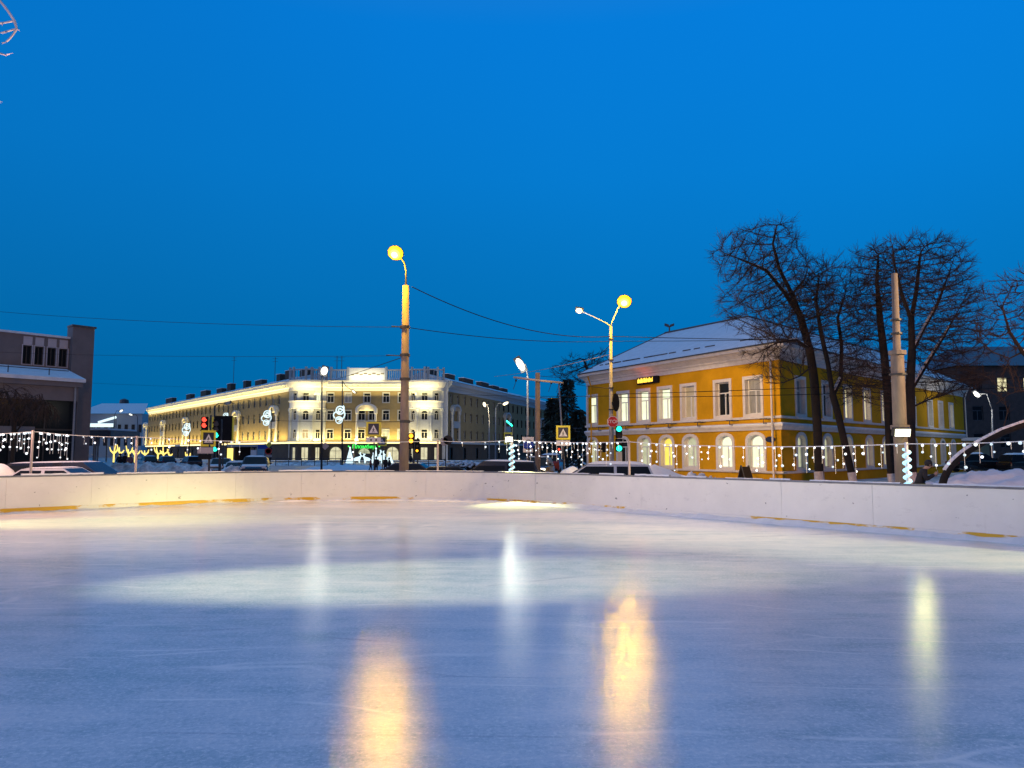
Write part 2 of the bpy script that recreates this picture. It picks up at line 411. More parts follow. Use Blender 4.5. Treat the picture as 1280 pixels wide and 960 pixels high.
# pavement before the hotel with a stone kerb
mbp = MB(); mbp.prism([(-58, 151, GZ), (-12, 151, GZ), (-9, 166, GZ), (-58, 166, GZ)], (0, 0, .14)); tag(mbp.build('pavement', 'snow'), kind='structure')
mbp = MB(); mbp.box(-58, -12, 150.7, 151, GZ, GZ + .15); tag(mbp.build('kerb', 'concrete'), kind='structure')

# the boards' plan line
KEY = [(-19.6, -6), (-21.2, 2), (-21.6, 9), (-19.4, 15.6), (-14.1, 20.9), (-11.4, 23.6), (-8.8, 25.8), (-6.3, 26.8), (-3.9, 26.9), (-2.0, 26.45), (-.4, 25.65), (1.0, 24.45), (2.4, 22.95), (9.53, 14.2), (16, 6.24), (19.4, 1.6), (20.6, -1.4)]
def catmull(P, step=.1):
    P = [Vector(p) for p in P]; out = []
    for i in range(len(P) - 1):
        a, b, c, d = P[max(i - 1, 0)], P[i], P[i + 1], P[min(i + 2, len(P) - 1)]
        L = (c - b).length; k = max(2, int(L / step))
        m1 = (c - a) * .5; m2 = (d - b) * .5
        if m1.length > L: m1 *= L / m1.length
        if m2.length > L: m2 *= L / m2.length
        for j in range(k):
            t = j / k
            out.append(b * (2 * t**3 - 3 * t * t + 1) + m1 * (t**3 - 2 * t * t + t) + c * (-2 * t**3 + 3 * t * t) + m2 * (t**3 - t * t))
    return out + [P[-1]]
PATH = catmull(KEY)
CUM = [0.]
for a, b in zip(PATH, PATH[1:]): CUM.append(CUM[-1] + (b - a).length)
def path_at(s):
    import bisect
    i = min(max(bisect.bisect_right(CUM, s) - 1, 0), len(PATH) - 2)
    t = (s - CUM[i]) / max(1e-6, CUM[i + 1] - CUM[i])
    p = PATH[i].lerp(PATH[i + 1], t); d = (PATH[i + 1] - PATH[i]).normalized()
    return p, d, Vector((-d.y, d.x))           # outward = away from the ice
def s_at_px(px, out=0.):
    best = None
    for k in range(0, int(CUM[-1] * 20)):
        s = k / 20; p, d, o = path_at(s); p = p + o * out
        if p.y < 5: continue
        e = abs(CX + F * p.x / p.y - px)
        if best is None or e < best[0]: best = (e, s)
    return best[1]

ice = bpy.data.materials.new('rink_ice'); n, l = nodes_of(ice); b = n['Principled BSDF']
tc = n.new('ShaderNodeTexCoord')
def mapped(rot, sc):
    mp = n.new('ShaderNodeMapping'); mp.inputs['Rotation'].default_value = (0, 0, rot); mp.inputs['Scale'].default_value = sc
    l.new(tc.outputs['Object'], mp.inputs[0]); return mp.outputs[0]
def noise(v, sc, det=5, ro=.6):
    q = n.new('ShaderNodeTexNoise'); q.inputs['Scale'].default_value = sc; q.inputs['Detail'].default_value = det; q.inputs['Roughness'].default_value = ro
    l.new(v, q.inputs['Vector']); return q.outputs['Fac']
def ramp(v, a, b_, ca=(0, 0, 0), cb=(1, 1, 1)):
    q = n.new('ShaderNodeValToRGB'); q.color_ramp.elements[0].position = a; q.color_ramp.elements[1].position = b_
    q.color_ramp.elements[0].color = (*ca, 1); q.color_ramp.elements[1].color = (*cb, 1); l.new(v, q.inputs[0]); return q.outputs[0]
def mth(op, a, b_, c=None):
    q = n.new('ShaderNodeMath'); q.operation = op
    for i, x in enumerate((a, b_, c)):
        if x is None: continue
        if isinstance(x, (int, float)): q.inputs[i].default_value = x
        else: l.new(x, q.inputs[i])
    return q.outputs[0]
big = noise(mapped(R(28), (.45, 1.1, 1)), .42, 8, .62)          # wide worn patches along the skating direction
streak = noise(mapped(R(40), (.35, 3.0, 1)), 1.1, 8, .7)        # scrape marks
streak2 = noise(mapped(R(-58), (.22, 4.5, 1)), 1.5, 6, .7)
fine = noise(mapped(0, (1, 1, 1)), 30, 5, .7)
grain = noise(mapped(0, (1, 1, 1)), 190, 2, .6)
blot = noise(mapped(R(10), (1, 1, 1)), 2.6, 6, .65)
f1 = mth('MULTIPLY', big, .55); f2 = mth('MULTIPLY_ADD', streak, .25, f1); f3 = mth('MULTIPLY_ADD', streak2, .12, f2); f4 = mth('MULTIPLY_ADD', blot, .10, f3); f5 = mth('MULTIPLY_ADD', fine, .34, mth('MULTIPLY_ADD', blot, .16, mth('SUBTRACT', f4, .19)))
q = n.new('ShaderNodeValToRGB'); el = q.color_ramp.elements
el[0].position = .47; el[0].color = (.40, .52, .58, 1); el[1].position = .68; el[1].color = (.80, .80, .81, 1)
x = el.new(.565); x.color = (.60, .67, .73, 1); l.new(f5, q.inputs[0])
# skate cuts
vor = n.new('ShaderNodeTexVoronoi'); vor.feature = 'DISTANCE_TO_EDGE'; vor.inputs['Scale'].default_value = .55
l.new(mapped(R(33), (.16, 1.6, 1)), vor.inputs['Vector'])
cut = ramp(vor.outputs['Distance'], .0, .012, (1, 1, 1), (0, 0, 0))
cutm = mth('MULTIPLY', cut, ramp(noise(mapped(0, (1, 1, 1)), .8, 4), .48, .62))
mx = n.new('ShaderNodeMix'); mx.data_type = 'RGBA'; mx.inputs['B'].default_value = (.36, .43, .52, 1)
cf = mth('MULTIPLY', cutm, .75); l.new(cf, mx.inputs['Factor']); l.new(q.outputs[0], mx.inputs['A'])
vo2 = n.new('ShaderNodeTexVoronoi'); vo2.feature = 'DISTANCE_TO_EDGE'; vo2.inputs['Scale'].default_value = .8
wv = n.new('ShaderNodeTexNoise'); wv.inputs['Scale'].default_value = .35; l.new(tc.outputs['Object'], wv.inputs['Vector'])
va = n.new('ShaderNodeVectorMath'); va.operation = 'ADD'; l.new(mapped(R(-35), (.14, 1.3, 1)), va.inputs[0]); l.new(wv.outputs['Color'], va.inputs[1]); l.new(va.outputs[0], vo2.inputs['Vector'])
lin = ramp(vo2.outputs['Distance'], .004, .020, (1, 1, 1), (0, 0, 0))
mx2 = n.new('ShaderNodeMix'); mx2.data_type = 'RGBA'; mx2.inputs['B'].default_value = (.88, .88, .88, 1)
l.new(mth('MULTIPLY', lin, mth('MULTIPLY', ramp(noise(mapped(0, (1, 1, 1)), 1.1, 4), .44, .58), .85)), mx2.inputs['Factor']); l.new(mx.outputs['Result'], mx2.inputs['A'])
# crystals of frost lying on the surface
sp_ = ramp(noise(mapped(0, (1, 1, 1)), 26, 5, .85), .52, .62); mx3 = n.new('ShaderNodeMix'); mx3.data_type = 'RGBA'; mx3.inputs['B'].default_value = (.9, .9, .9, 1)
l.new(mth('MULTIPLY', sp_, .75), mx3.inputs['Factor']); l.new(mx2.outputs['Result'], mx3.inputs['A']); l.new(mx3.outputs['Result'], b.inputs['Base Color'])
rr = n.new('ShaderNodeMapRange'); rr.inputs[1].default_value = .40; rr.inputs[2].default_value = .68; rr.inputs[3].default_value = .07; rr.inputs[4].default_value = .13
l.new(f5, rr.inputs[0]); l.new(rr.outputs[0], b.inputs['Roughness'])
b.inputs['IOR'].default_value = 1.31; b.inputs['Specular IOR Level'].default_value = .36
h1 = mth('MULTIPLY_ADD', noise(mapped(0, (1, 1, 1)), 9, 4, .6), 1.0, mth('MULTIPLY', fine, 1.5)); h2 = mth('MULTIPLY_ADD', grain, .45, h1); h3 = mth('MULTIPLY_ADD', streak, .25, h2); h4 = mth('MULTIPLY_ADD', cutm, -.4, h3)
bp = n.new('ShaderNodeBump'); bp.inputs['Strength'].default_value = .5; bp.inputs['Distance'].default_value = .0017
l.new(h4, bp.inputs['Height']); l.new(bp.outputs[0], b.inputs['Normal'])
sheet('ice', [(p.x, p.y) for p in PATH[::3]] + [(20.6, -14), (-19.6, -14)], 0, ice)

# ------------------------------------------------------------------ rink boards
boards = thing('rink_boards', 'long white rink boards curving round the far edge of the ice', 'rink boards', (0, 0, 0))
kick = bpy.data.materials.new('kick_plate_yellow'); n, l = nodes_of(kick); kb = n['Principled BSDF']; kb.inputs['Roughness'].default_value = .5
tc = n.new('ShaderNodeTexCoord')
kz = noise(mapped(0, (1, 1, 2)), .30, 8, .62); kk = ramp(kz, .52, .545, (.72, .71, .68), (.62, .36, .012)); l.new(kk, kb.inputs['Base Color'])
# scuffed board faces
bd = MT['board']; n, l = nodes_of(bd); bb_ = n['Principled BSDF']; tc = n.new('ShaderNodeTexCoord')
sc1 = noise(mapped(0, (1, 1, 2.2)), 2.4, 9, .75); base_in = bb_.inputs['Base Color'].links[0].from_socket
mxx = n.new('ShaderNodeMix'); mxx.data_type = 'RGBA'; mxx.inputs['B'].default_value = (.40, .38, .37, 1)
l.new(mth('MULTIPLY', ramp(sc1, .58, .72), .45), mxx.inputs['Factor']); l.new(base_in, mxx.inputs['A'])
pk = ramp(noise(mapped(0, (1, 1, 1.6)), 5.5, 2, .5), .735, .75); mxp = n.new('ShaderNodeMix'); mxp.data_type = 'RGBA'; mxp.inputs['B'].default_value = (.10, .10, .11, 1)
l.new(mth('MULTIPLY', pk, .75), mxp.inputs['Factor']); l.new(mxx.outputs['Result'], mxp.inputs['A']); l.new(mxp.outputs['Result'], bb_.inputs['Base Color'])
s, PAN = 0., 2.15
rng = random.Random(3)
while s < CUM[-1] - .5:
    e_ = min(s + PAN, CUM[-1]); mb = MB(); k = 8; rows = []
    lean = rng.uniform(-.006, .006); off = rng.uniform(-.004, .004); ht = 1.0 + rng.uniform(-.006, .006)
    for j in range(k + 1):
        p, d, o = path_at(s + .002 + (e_ - s - .004) * j / k)
        rows.append([(p + o * (off + x + lean * z)).to_3d() + Vector((0, 0, z)) for x, z in ((0, .0), (0, ht), (.05, ht), (.05, .0))])
    for a, b2 in zip(rows, rows[1:]): mb.strip(a + a[:1], b2 + b2[:1])
    for r_ in (rows[0], rows[-1]): mb.add(r_, [(0, 1, 2, 3)])
    mb.build('panel', 'board', boards)
    s = e_
def sweep_path(mb, prof, s0, s1, step=.25, jit=0.):
    rows = []; k = max(2, int((s1 - s0) / step))
    for j in range(k + 1):
        p, d, o = path_at(s0 + (s1 - s0) * j / k); f = 1 + rng.uniform(-jit, jit)
        rows.append([(p + o * x).to_3d() + Vector((0, 0, z * f)) for x, z in prof])
    for a, b2 in zip(rows, rows[1:]): mb.strip(a, b2)
mb = MB(); sweep_path(mb, [(-.014, .02), (-.014, .115), (.0, .13)], .1, CUM[-1] - .1); mb.build('kick_plate', kick, boards)
mb = MB(); sweep_path(mb, [(-.012, .975), (-.012, 1.018), (.075, 1.018), (.075, .975), (-.012, .975)], .1, CUM[-1] - .1); mb.build('top_rail', 'rail', boards)
# frost lying on the rail and a ridge of scraped snow at the foot
mb = MB(); s = .3
while s < CUM[-1] - 2:
    L = rng.uniform(.5, 3.2); hh = rng.uniform(.010, .045)
    sweep_path(mb, [(-.008, 1.019), (.005, 1.02 + hh), (.05, 1.02 + hh * .9), (.07, 1.019)], s, min(s + L, CUM[-1] - .2), .12, .006); s += L + rng.uniform(.0, .7)
tag(mb.build('frost_edging', 'snow', boards, smooth=True))
mb = MB(); rows = []; k = int(CUM[-1] / .09); rg2 = random.Random(5); hv = .06
for j in range(k + 1):
    p, d, o = path_at(CUM[-1] * j / k); hv += (0.055 + .035 * math.sin(j * .013) - hv) * .2 + rg2.uniform(-.016, .016); hv = max(.015, min(.16, hv)); wv = .16 + hv * 1.6
    rows.append([(p - o * x).to_3d() + Vector((0, 0, z)) for x, z in ((.006, hv), (.03 + .2 * wv, hv * .85 + rg2.uniform(-.006, .006)), (.5 * wv, hv * .45 + rg2.uniform(-.008, .008)), (wv, .004), (wv + .04, -.01))])
for a, b2 in zip(rows, rows[1:]): mb.strip(a, b2)
tag(mb.build('snow_ridge', 'snow', smooth=True), 'low ridge of scraped snow along the foot of the white rink boards', 'snow', kind='stuff')
# scuff marks: dark puck marks on the boards stay part of the panels' look
# ------------------------------------------------------------------ yellow house
def V2(x, y): return Vector((x, y))
yA = V2(15.75, 45.); yd = V2(.469, -.883).normalized(); yB = yA - yd * 21.2; ys = V2(.682, .731).normalized(); yC = yA + ys * 42.5
yE = yB + ys * 14; yF = yC - yd * 14; yG = yA - yd * 14 + ys * 14
house = thing('yellow_house', 'two storey yellow house with white trim, arched ground floor windows and snowy roof', 'house', (yA.x, yA.y, GZ))
# rounded corner at B
rad = 1.9; ang = math.acos(max(-1, min(1, (-ys).dot(yd)))); tl = rad * math.tan(ang / 2)
p0 = yB + ys * tl; p1 = yB + yd * tl; n0 = V2(-ys.y, ys.x); c0 = p0 - n0 * rad
a0 = math.atan2((p0 - c0).y, (p0 - c0).x); a1 = math.atan2((p1 - c0).y, (p1 - c0).x)
if a1 < a0: a1 += 2 * math.pi
arc = [c0 + V2(math.cos(a0 + (a1 - a0) * i / 10), math.sin(a0 + (a1 - a0) * i / 10)) * rad for i in range(11)]
yP = arc[-1]; front_len = (yA - yP).length
up_px = [741, 780, 805.5, 832.3, 862, 905, 943.5]; lo_px = [741, 779, 805.5, 833.6, 863.5, 907, 945.3]
up_mat = ['lit_cool', 'lit_cool', 'lit_cool', 'lit_cool', 'lit_tan', 'glass', 'curtain']
lo_mat = ['lit_dim', 'glass', 'lit_dim', 'lit_yellow', 'lit_dim', 'lit_cool', 'lit_cool']
UZ, UH, LZ, LH, LR = 3.98, 2.15, .68, 2.02, .42
fo = [(t_on(yP, yd, p), 1.25, UZ, UZ + UH, 0) for p in up_px] + [(t_on(yP, yd, p), 1.25, LZ, LZ + LH, LR) for p in lo_px]
su = [2.9, 7.1, 10.9, 14.7, 18.6, 22.2, 25.8, 30.8, 34.2, 37.8]; sl = [2.8, 7.0, 10.7, 14.9, 18.6, 22.2, 25.8, 31.2, 34.4, 38.0]
su_mat = ['curtain', 'glass', 'lit_warm', 'lit_warm', 'lit_warm', 'glass', 'glass', 'lit_dim', 'glass', 'lit_dim']
sl_mat = ['lit_dim', 'lit_dim', 'lit_dim', 'lit_dim', 'lit_warm', 'glass', 'glass', 'lit_dim', 'glass', 'glass']
so_ = [(c, 1.25, UZ, UZ + UH, 0) for c in su] + [(c, 1.25, LZ, LZ + LH, LR) for c in sl]
mb = MB()
facade(mb, yP, yd, front_len, GZ, 7.9, fo); facade(mb, yA, ys, (yC - yA).length, GZ, 7.9, so_)
rest = [yC, yF, yG, yE] + arc
mb.strip([(p.x, p.y, GZ) for p in rest], [(p.x, p.y, 7.9) for p in rest])
mb.build('wall', 'ochre', house, world=True, fix=False)
for p, m in zip(fo[:7], up_mat): window(house, yP, yd, p[0], p[2], p[1], UH, 0, .30, .2, pane=m)
for p, m in zip(fo[7:], lo_mat): window(house, yP, yd, p[0], p[2], p[1], LH, LR, .30, .2, pane=m, sill=False)
for p, m in zip(so_[:10], su_mat): window(house, yA, ys, p[0], p[2], p[1], UH, 0, .30, .2, pane=m)
for p, m in zip(so_[10:], sl_mat): window(house, yA, ys, p[0], p[2], p[1], LH, LR, .30, .2, pane=m, sill=False)
outl = [yE] + arc + [yA, yC]
def crs(name, m, prof):
    mb = MB(); course(mb, outl, prof); return mb.build(name, m, house, world=True)
crs('cornice', 'trim', [(.002, 7.1), (.07, 7.1), (.07, 7.36), (.16, 7.40), (.16, 7.50), (.42, 7.72), (.55, 7.76), (.72, 7.80), (.74, 7.98), (.0, 7.98)])
crs('gutter', 'roofmetal', [(.70, 7.985), (.80, 7.985), (.82, 8.07), (.70, 8.07)])
crs('sill_course', 'trim', [(.003, 3.66), (.09, 3.66), (.13, 3.74), (.13, 3.80), (.003, 3.80)])
crs('belt_course', 'trim', [(.002, 2.98), (.10, 2.98), (.16, 3.10), (.26, 3.22), (.26, 3.30), (.002, 3.36)])
crs('ledge_snow', 'snow', [(.02, 3.362), (.27, 3.305), (.25, 3.36), (.02, 3.42)])
crs('plinth', 'trim', [(.003, .40), (.10, .40), (.14, .46), (.14, .52), (.003, .54)])
# brackets below the sill course
bk = [725.5, 755, 789, 815, 843, 880, 920.5, 963]
for px in bk:
    c = t_on(yP, yd, px); p = yP + yd * c; nn = V2(yd.y, -yd.x); mb = MB()
    for z in (3.62, 3.36): mb.tube([(p.x + nn.x * .03, p.y + nn.y * .03, z), (p.x + nn.x * .5, p.y + nn.y * .5, z)], .025, 5)
    for o_ in (.03, .5): mb.tube([(p.x + nn.x * o_ - yd.x * .28, p.y + nn.y * o_ - yd.y * .28, 3.63), (p.x + nn.x * o_ + yd.x * .28, p.y + nn.y * o_ + yd.y * .28, 3.63)], .03, 5)
    mb.tube([(p.x + nn.x * .5, p.y + nn.y * .5, 3.63), (p.x + nn.x * .5, p.y + nn.y * .5, 3.34)], .025, 5)
    mb.build('bracket', 'darksteel', house, world=True)
# pilaster strips at the rounded end and at the sharp corner
mb = MB(); a = arc[5]; mb.strip([(q.x + (q - c0).x * .02, q.y + (q - c0).y * .02, GZ) for q in arc[6:9]], [(q.x + (q - c0).x * .02, q.y + (q - c0).y * .02, 7.1) for q in arc[6:9]]); mb.build('pilaster', 'trim', house, world=True)
mb = MB(); c = t_on(yP, yd, 964); p = yP + yd * c; nn = V2(yd.y, -yd.x)
mb.prism([(p.x + nn.x * .02 + yd.x * .38 * math.cos(t), p.y + nn.y * .02 + yd.y * .38 * math.cos(t), 2.42 + .17 * math.sin(t)) for t in [k * math.pi / 8 for k in range(16)]], (nn.x * .04, nn.y * .04, 0))
mb.build('number_plate', 'signnavy', house, world=True)
for c_, P_, d_ in ((front_len - .35, yP, yd), (.5, yP, yd), (20.4, yA, ys), (41.8, yA, ys)):
    nn = V2(d_.y, -d_.x); p = P_ + d_ * c_; mb = MB(); mb.tube([(p.x + nn.x * .62, p.y + nn.y * .62, 7.75), (p.x + nn.x * .34, p.y + nn.y * .34, 7.0), (p.x + nn.x * .34, p.y + nn.y * .34, GZ + .35), (p.x + nn.x * .6, p.y + nn.y * .6, GZ + .15)], .06, 7)
    mb.build('downpipe', 'trim' if c_ > 1 else 'ochre', house, world=True, smooth=True)
# snow roof
def off(p, q): return V2(p.x + q[0], p.y + q[1])
fn, sn, ln = V2(yd.y, -yd.x), V2(ys.y, -ys.x), V2(-ys.y, ys.x)
OV = .76
def miter(p, a, b): return p + (a + b) / (1 + a.dot(b)) * OV
ear = [q + (q - c0) / rad * OV for q in arc]
eA = miter(yA, fn, sn); bkn = V2(ys.x, ys.y); eC = miter(yC, sn, bkn); eF = miter(yF, -fn, bkn); eE = miter(yE, ln, bkn); eG = miter(yG, -fn * 1, bkn) if False else yG + (bkn - fn) * .5
r1, r2, r3 = Vector((13.0, 64.6, 11.7)), Vector((17.6, 56.6, 11.7)), Vector((41.6, 81.6, 11.7))
def z8(p, z=8.08): return (p.x, p.y, z)
mb = MB()
def fan(apexes, edge):
    vs_ = [z8(p) for p in edge] + list(apexes); mb.add(vs_, [tuple(range(len(vs_)))])
for q, q2 in zip(ear, ear[1:]): mb.add([z8(q), z8(q2), tuple(r1)], [(0, 1, 2)])
mb.add([z8(eE), z8(ear[0]), tuple(r1)], [(0, 1, 2)])
mb.add([z8(ear[-1]), z8(eA), tuple(r2), tuple(r1)], [(0, 1, 2, 3)])
mb.add([z8(eA), z8(eC), tuple(r3), tuple(r2)], [(0, 1, 2, 3)])
mb.add([z8(eC), z8(eF), tuple(r3)], [(0, 1, 2)])
mb.add([z8(eF), z8(eG), tuple(r2), tuple(r3)], [(0, 1, 2, 3)])
mb.add([z8(eG), z8(eE), tuple(r1), tuple(r2)], [(0, 1, 2, 3)])
ring = [eE] + ear + [eA, eC, eF, eG, eE]
mb.strip([z8(p, 7.98) for p in ring], [z8(p) for p in ring])
roof = mb.build('roof', 'snow', house, world=True, fix=False)
def rtube(name, pts, r, m='roofmetal'):
    b_ = MB(); b_.tube(pts, r, 6); return b_.build(name, m, roof, world=True)
rtube('ridge_cap', [r1 + Vector((0, 0, .04)), r2 + Vector((0, 0, .04)), r3 + Vector((0, 0, .04))], .09)
rtube('hip_cap', [Vector(z8(ear[6])) + Vector((0, 0, .03)), r1 + Vector((0, 0, .03))], .05)
# snow guard showing in broken stretches through the snow
mb = MB(); rg = random.Random(8)
for i in range(26):
    t0 = rg.uniform(0, .96); L = rg.uniform(.012, .05)
    a = Vector(z8(ear[-1])).lerp(r1, .17); b_ = Vector(z8(eA)).lerp(r2, .17)
    p = a.lerp(b_, t0) + Vector((0, 0, .02)); q = a.lerp(b_, min(1, t0 + L)) + Vector((0, 0, .02)); mb.tube([p, q], .05, 5)
for i in range(8):
    q0 = Vector(z8(ear[3 + i % 7])).lerp(r1, .10 + .03 * rg.random()) + Vector((0, 0, .03)); q1 = Vector(z8(ear[4 + i % 7])).lerp(r1, .10 + .03 * rg.random()) + Vector((0, 0, .03)); mb.tube([q0, q1], .05, 5)
mb.build('snow_guard', 'roofmetal', roof, world=True)
mb = MB(); v0 = r1.lerp(r2, .06); mb.tube([v0, v0 + Vector((0, 0, .55))], .06, 6)
for sgn in (-1, 1): mb.obox(v0 + Vector((sgn * .22, 0, .62)), (.17, 0, .06 * sgn), (0, .12, 0), (0, 0, .10))
mb.build('vent', 'roofmetal', roof, world=True)
# low wing at the far end of the side
mb = MB(); q = yC - ys * 1.2; mb.prism([(q.x, q.y, GZ), (q.x + ys.x * 3.5, q.y + ys.y * 3.5, GZ), (q.x + ys.x * 3.5 + sn.x * 1.6, q.y + ys.y * 3.5 + sn.y * 1.6, GZ), (q.x + sn.x * 1.6, q.y + sn.y * 1.6, GZ)], (0, 0, 3.0)); mb.build('porch', 'tan', house, world=True)
mb = MB(); mb.prism([(q.x - ys.x * .2 + sn.x * .01, q.y - ys.y * .2, 2.76), (q.x + ys.x * 3.8, q.y + ys.y * 3.8, 2.76), (q.x + ys.x * 3.8 + sn.x * 1.9, q.y + ys.y * 3.8 + sn.y * 1.9, 2.76), (q.x - ys.x * .2 + sn.x * 1.9, q.y - ys.y * .2 + sn.y * 1.9, 2.76)], (0, 0, .3)); mb.build('porch_roof', 'snow', house, world=True)

# running-text display over the windows
c1, c2 = t_on(yP, yd, 801), t_on(yP, yd, 826.5); cm = (c1 + c2) / 2; p = yP + yd * cm + fn * .20
led = thing('led_ticker', 'amber running text display on the yellow facade below its cornice', 'display', (p.x, p.y, 6.62), math.atan2(yd.y, yd.x))
hw = (c2 - c1) / 2
mb = MB(); mb.box(-hw, hw, -.08, .19, 0, .50); mb.build('casing', 'black', led, bevel=.01)
mb = MB(); rg = random.Random(4); x = -hw + .10
while x < hw - .55:
    wl = rg.uniform(.10, .18); kind = rg.randrange(3)
    mb.box(x, x + .05, -.095, -.081, .10, .44 if kind else .36)
    mb.box(x + wl - .05, x + wl, -.095, -.081, .10, .44 if kind != 1 else .36)
    mb.box(x + .05, x + wl - .05, -.095, -.081, (.14, .24, .34)[kind], (.20, .30, .40)[kind]); x += wl + .025
mb.build('lettering', 'amber_led', led)
pl = point((p.x - .5 + fn.x * .3, p.y + fn.y * .3, 7.0), 14, (1, .12, .04), .4)

# ------------------------------------------------------------------ hotel of three wings
hFL, hFR = V2(-47.2, 166.5), V2(-15.4, 166.5); hd = V2(1, 0)
lw = V2(.606, -.795).normalized(); hLE = V2(-48.6, 167.6) - lw * 134          # left wing runs hLE -> hFL, right along lw
rw = V2(.307, .952).normalized(); hRS = V2(-14.0, 167.6); RWL = 108.
hotel = thing('corner_hotel', 'long four storey corner building with glowing cornice, round bays and roof balustrade', 'building', (-31, 166.5, GZ))
WT, GT = 15.1, 3.45
F4, F3, F2 = (12.4, 2.05), (8.55, 2.1), (4.55, 2.0)
NICHE_F = 15.9     # along the front
# front
fx = [(411.7), (433.8), (457.7), (481.6), (501)]
fc = [gx(p, 166.5) - hFL.x for p in fx]
ops = []; wins = []
for i, c in enumerate(fc):
    for z, h in (F4, F3, F2):
        if i == 2 and z < 12:
            for dc in (-1.15, 1.15): ops.append((c + dc, 1.5, z, z + h, 0))
        else: ops.append((c, 1.4, z, z + h, 0))
mb = MB(); facade(mb, hFL, hd, hFR.x - hFL.x, GT, WT, ops); mb.build('front_wall', 'tan', hotel, world=True, fix=False)
rg = random.Random(12)
for o_ in ops: window(hotel, hFL, hd, o_[0], o_[2], o_[1], o_[3] - o_[2], 0, .25, .14, pane=rg.choice(('glass', 'glass', 'glass', 'glass', 'curtain', 'glass', 'lit_dim')), smat='bluewhite', sill=False)
gops = [(gx(p, 166.5) - hFL.x, 2.7, -.1, 2.85, 1.3) for p in (419.5, 490.5)] + [(gx(455, 166.5) - hFL.x, 2.7, -.2, 2.55, 1.2)]
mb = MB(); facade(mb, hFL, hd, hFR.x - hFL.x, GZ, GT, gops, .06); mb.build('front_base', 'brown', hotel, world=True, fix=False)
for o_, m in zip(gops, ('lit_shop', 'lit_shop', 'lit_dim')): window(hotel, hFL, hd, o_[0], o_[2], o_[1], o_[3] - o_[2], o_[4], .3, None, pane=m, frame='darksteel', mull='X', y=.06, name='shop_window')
mb = MB(); x = hFL.x + gops[2][0]; mb.box(x - 1.33, x + 1.33, 166.30, 166.42, -.22, 1.35); dr = mb.build('door', 'darksteel', hotel, world=True)
mb = MB(); mb.box(x - .08, x - .05, 166.2, 166.29, .6, 1.0); mb.build('handle', 'chrome', dr, world=True)
# bays
def arcxy(cx, y0, hw, dep, k=12): return [V2(cx - hw * math.cos(math.pi * i / k), y0 - dep * math.sin(math.pi * i / k)) for i in range(k + 1)]
for cx in (gx(383, 166.5), gx(531, 166.5)):
    hw = 3.7; y0 = 166.6
    pts = [V2(cx - hw, y0), V2(cx - 1.45, y0 - 1.55), V2(cx + 1.45, y0 - 1.55), V2(cx + hw, y0)]
    bay = None
    mb = MB(); mg = MB(); todo = []; gtodo = []
    for i in range(3):
        d_ = (pts[i + 1] - pts[i]); L = d_.length; d_ = d_ / L
        op = [(L / 2, 1.35 if i == 1 else 1.0, z, z + h, 0 if z != F3[0] else .5) for z, h in (F4, F3, F2)]
        facade(mb, pts[i], d_, L, GT, WT, op); todo += [(pts[i], d_, o_) for o_ in op]
        go = [(L / 2, 1.5 if i == 1 else 1.0, -.1, 2.7, 0)]
        facade(mg, pts[i], d_, L, GZ, GT, go, .05); gtodo += [(pts[i], d_, o_) for o_ in go]
    bay = mb.build('bay', 'bluewhite', hotel, world=True, fix=False)
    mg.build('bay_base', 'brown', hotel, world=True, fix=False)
    for P_, d_, o_ in todo: window(hotel, P_, d_, o_[0], o_[2], o_[1], o_[3] - o_[2], o_[4], .2, None, pane='lit_tan' if (o_[2] == F2[0] and o_[1] > 1.2 and cx < -30) else 'lit_cool' if (o_[2] == F4[0] and P_.x > cx and cx < -30) else 'glass')
    for P_, d_, o_ in gtodo: window(hotel, P_, d_, o_[0], o_[2], o_[1], o_[3] - o_[2], 0, .2, None, pane='lit_shop', frame='darksteel', mull='I', y=.05, name='shop_window')
    for q in pts:
        m_ = MB(); m_.lathe([(.42, 3.95), (.42, 4.3), (.33, 4.4), (.31, 9.6), (.40, 9.7), (.34, 9.8), (.34, 10.3), (.50, 10.6), (.50, 10.95)], 12, (q.x, q.y - .12, 0)); m_.build('column', 'bluewhite', hotel, world=True)
        m_ = MB(); m_.box(q.x - .30, q.x + .30, q.y - .14, q.y + .14, 12.75, 15.0); m_.build('pilaster', 'bluewhite', hotel, world=True)
    ar = arcxy(cx, y0, hw + .25, 1.9)
    m_ = MB(); course(m_, ar, [(-.9, 10.95), (.12, 10.95), (.2, 11.15), (.02, 11.25), (.02, 12.35), (.25, 12.5), (.3, 12.72), (-.9, 12.72)]); m_.build('balcony_band', 'whitepaint', hotel, world=True)
    m_ = MB(); course(m_, ar, [(-.9, 14.9), (.05, 14.9), (.1, 15.5), (.5, 15.9), (.75, 16.3), (.95, 16.7), (.95, 17.1), (-.9, 17.1)]); m_.build('bay_cornice', 'whitepaint', hotel, world=True)
    m_ = MB(); course(m_, ar, [(-.6, 3.45), (.35, 3.45), (.35, 3.9), (-.6, 3.95)]); m_.build('bay_ledge', 'whitepaint', hotel, world=True)
    m_ = MB(); course(m_, ar, [(.36, 3.50), (.44, 3.50), (.44, 3.82), (.36, 3.82)]); m_.build('light_strip', 'led_warm', hotel, world=True)
    # railing on the bay's roof
    m_ = MB()
    for i, q in enumerate(ar):
        if i % 3 == 0: m_.box(q.x - .22, q.x + .22, q.y - .22, q.y + .22, 17.1, 20.0)
        elif True: m_.box(q.x - .05, q.x + .05, q.y - .05, q.y + .05, 17.1, 19.4)
    course(m_, ar, [(-.08, 19.3), (.08, 19.3), (.08, 19.55), (-.08, 19.55)]); course(m_, ar, [(-.08, 17.7), (.08, 17.7), (.08, 17.82), (-.08, 17.82)])
    m_.build('balustrade', 'bluewhite', hotel, world=True)
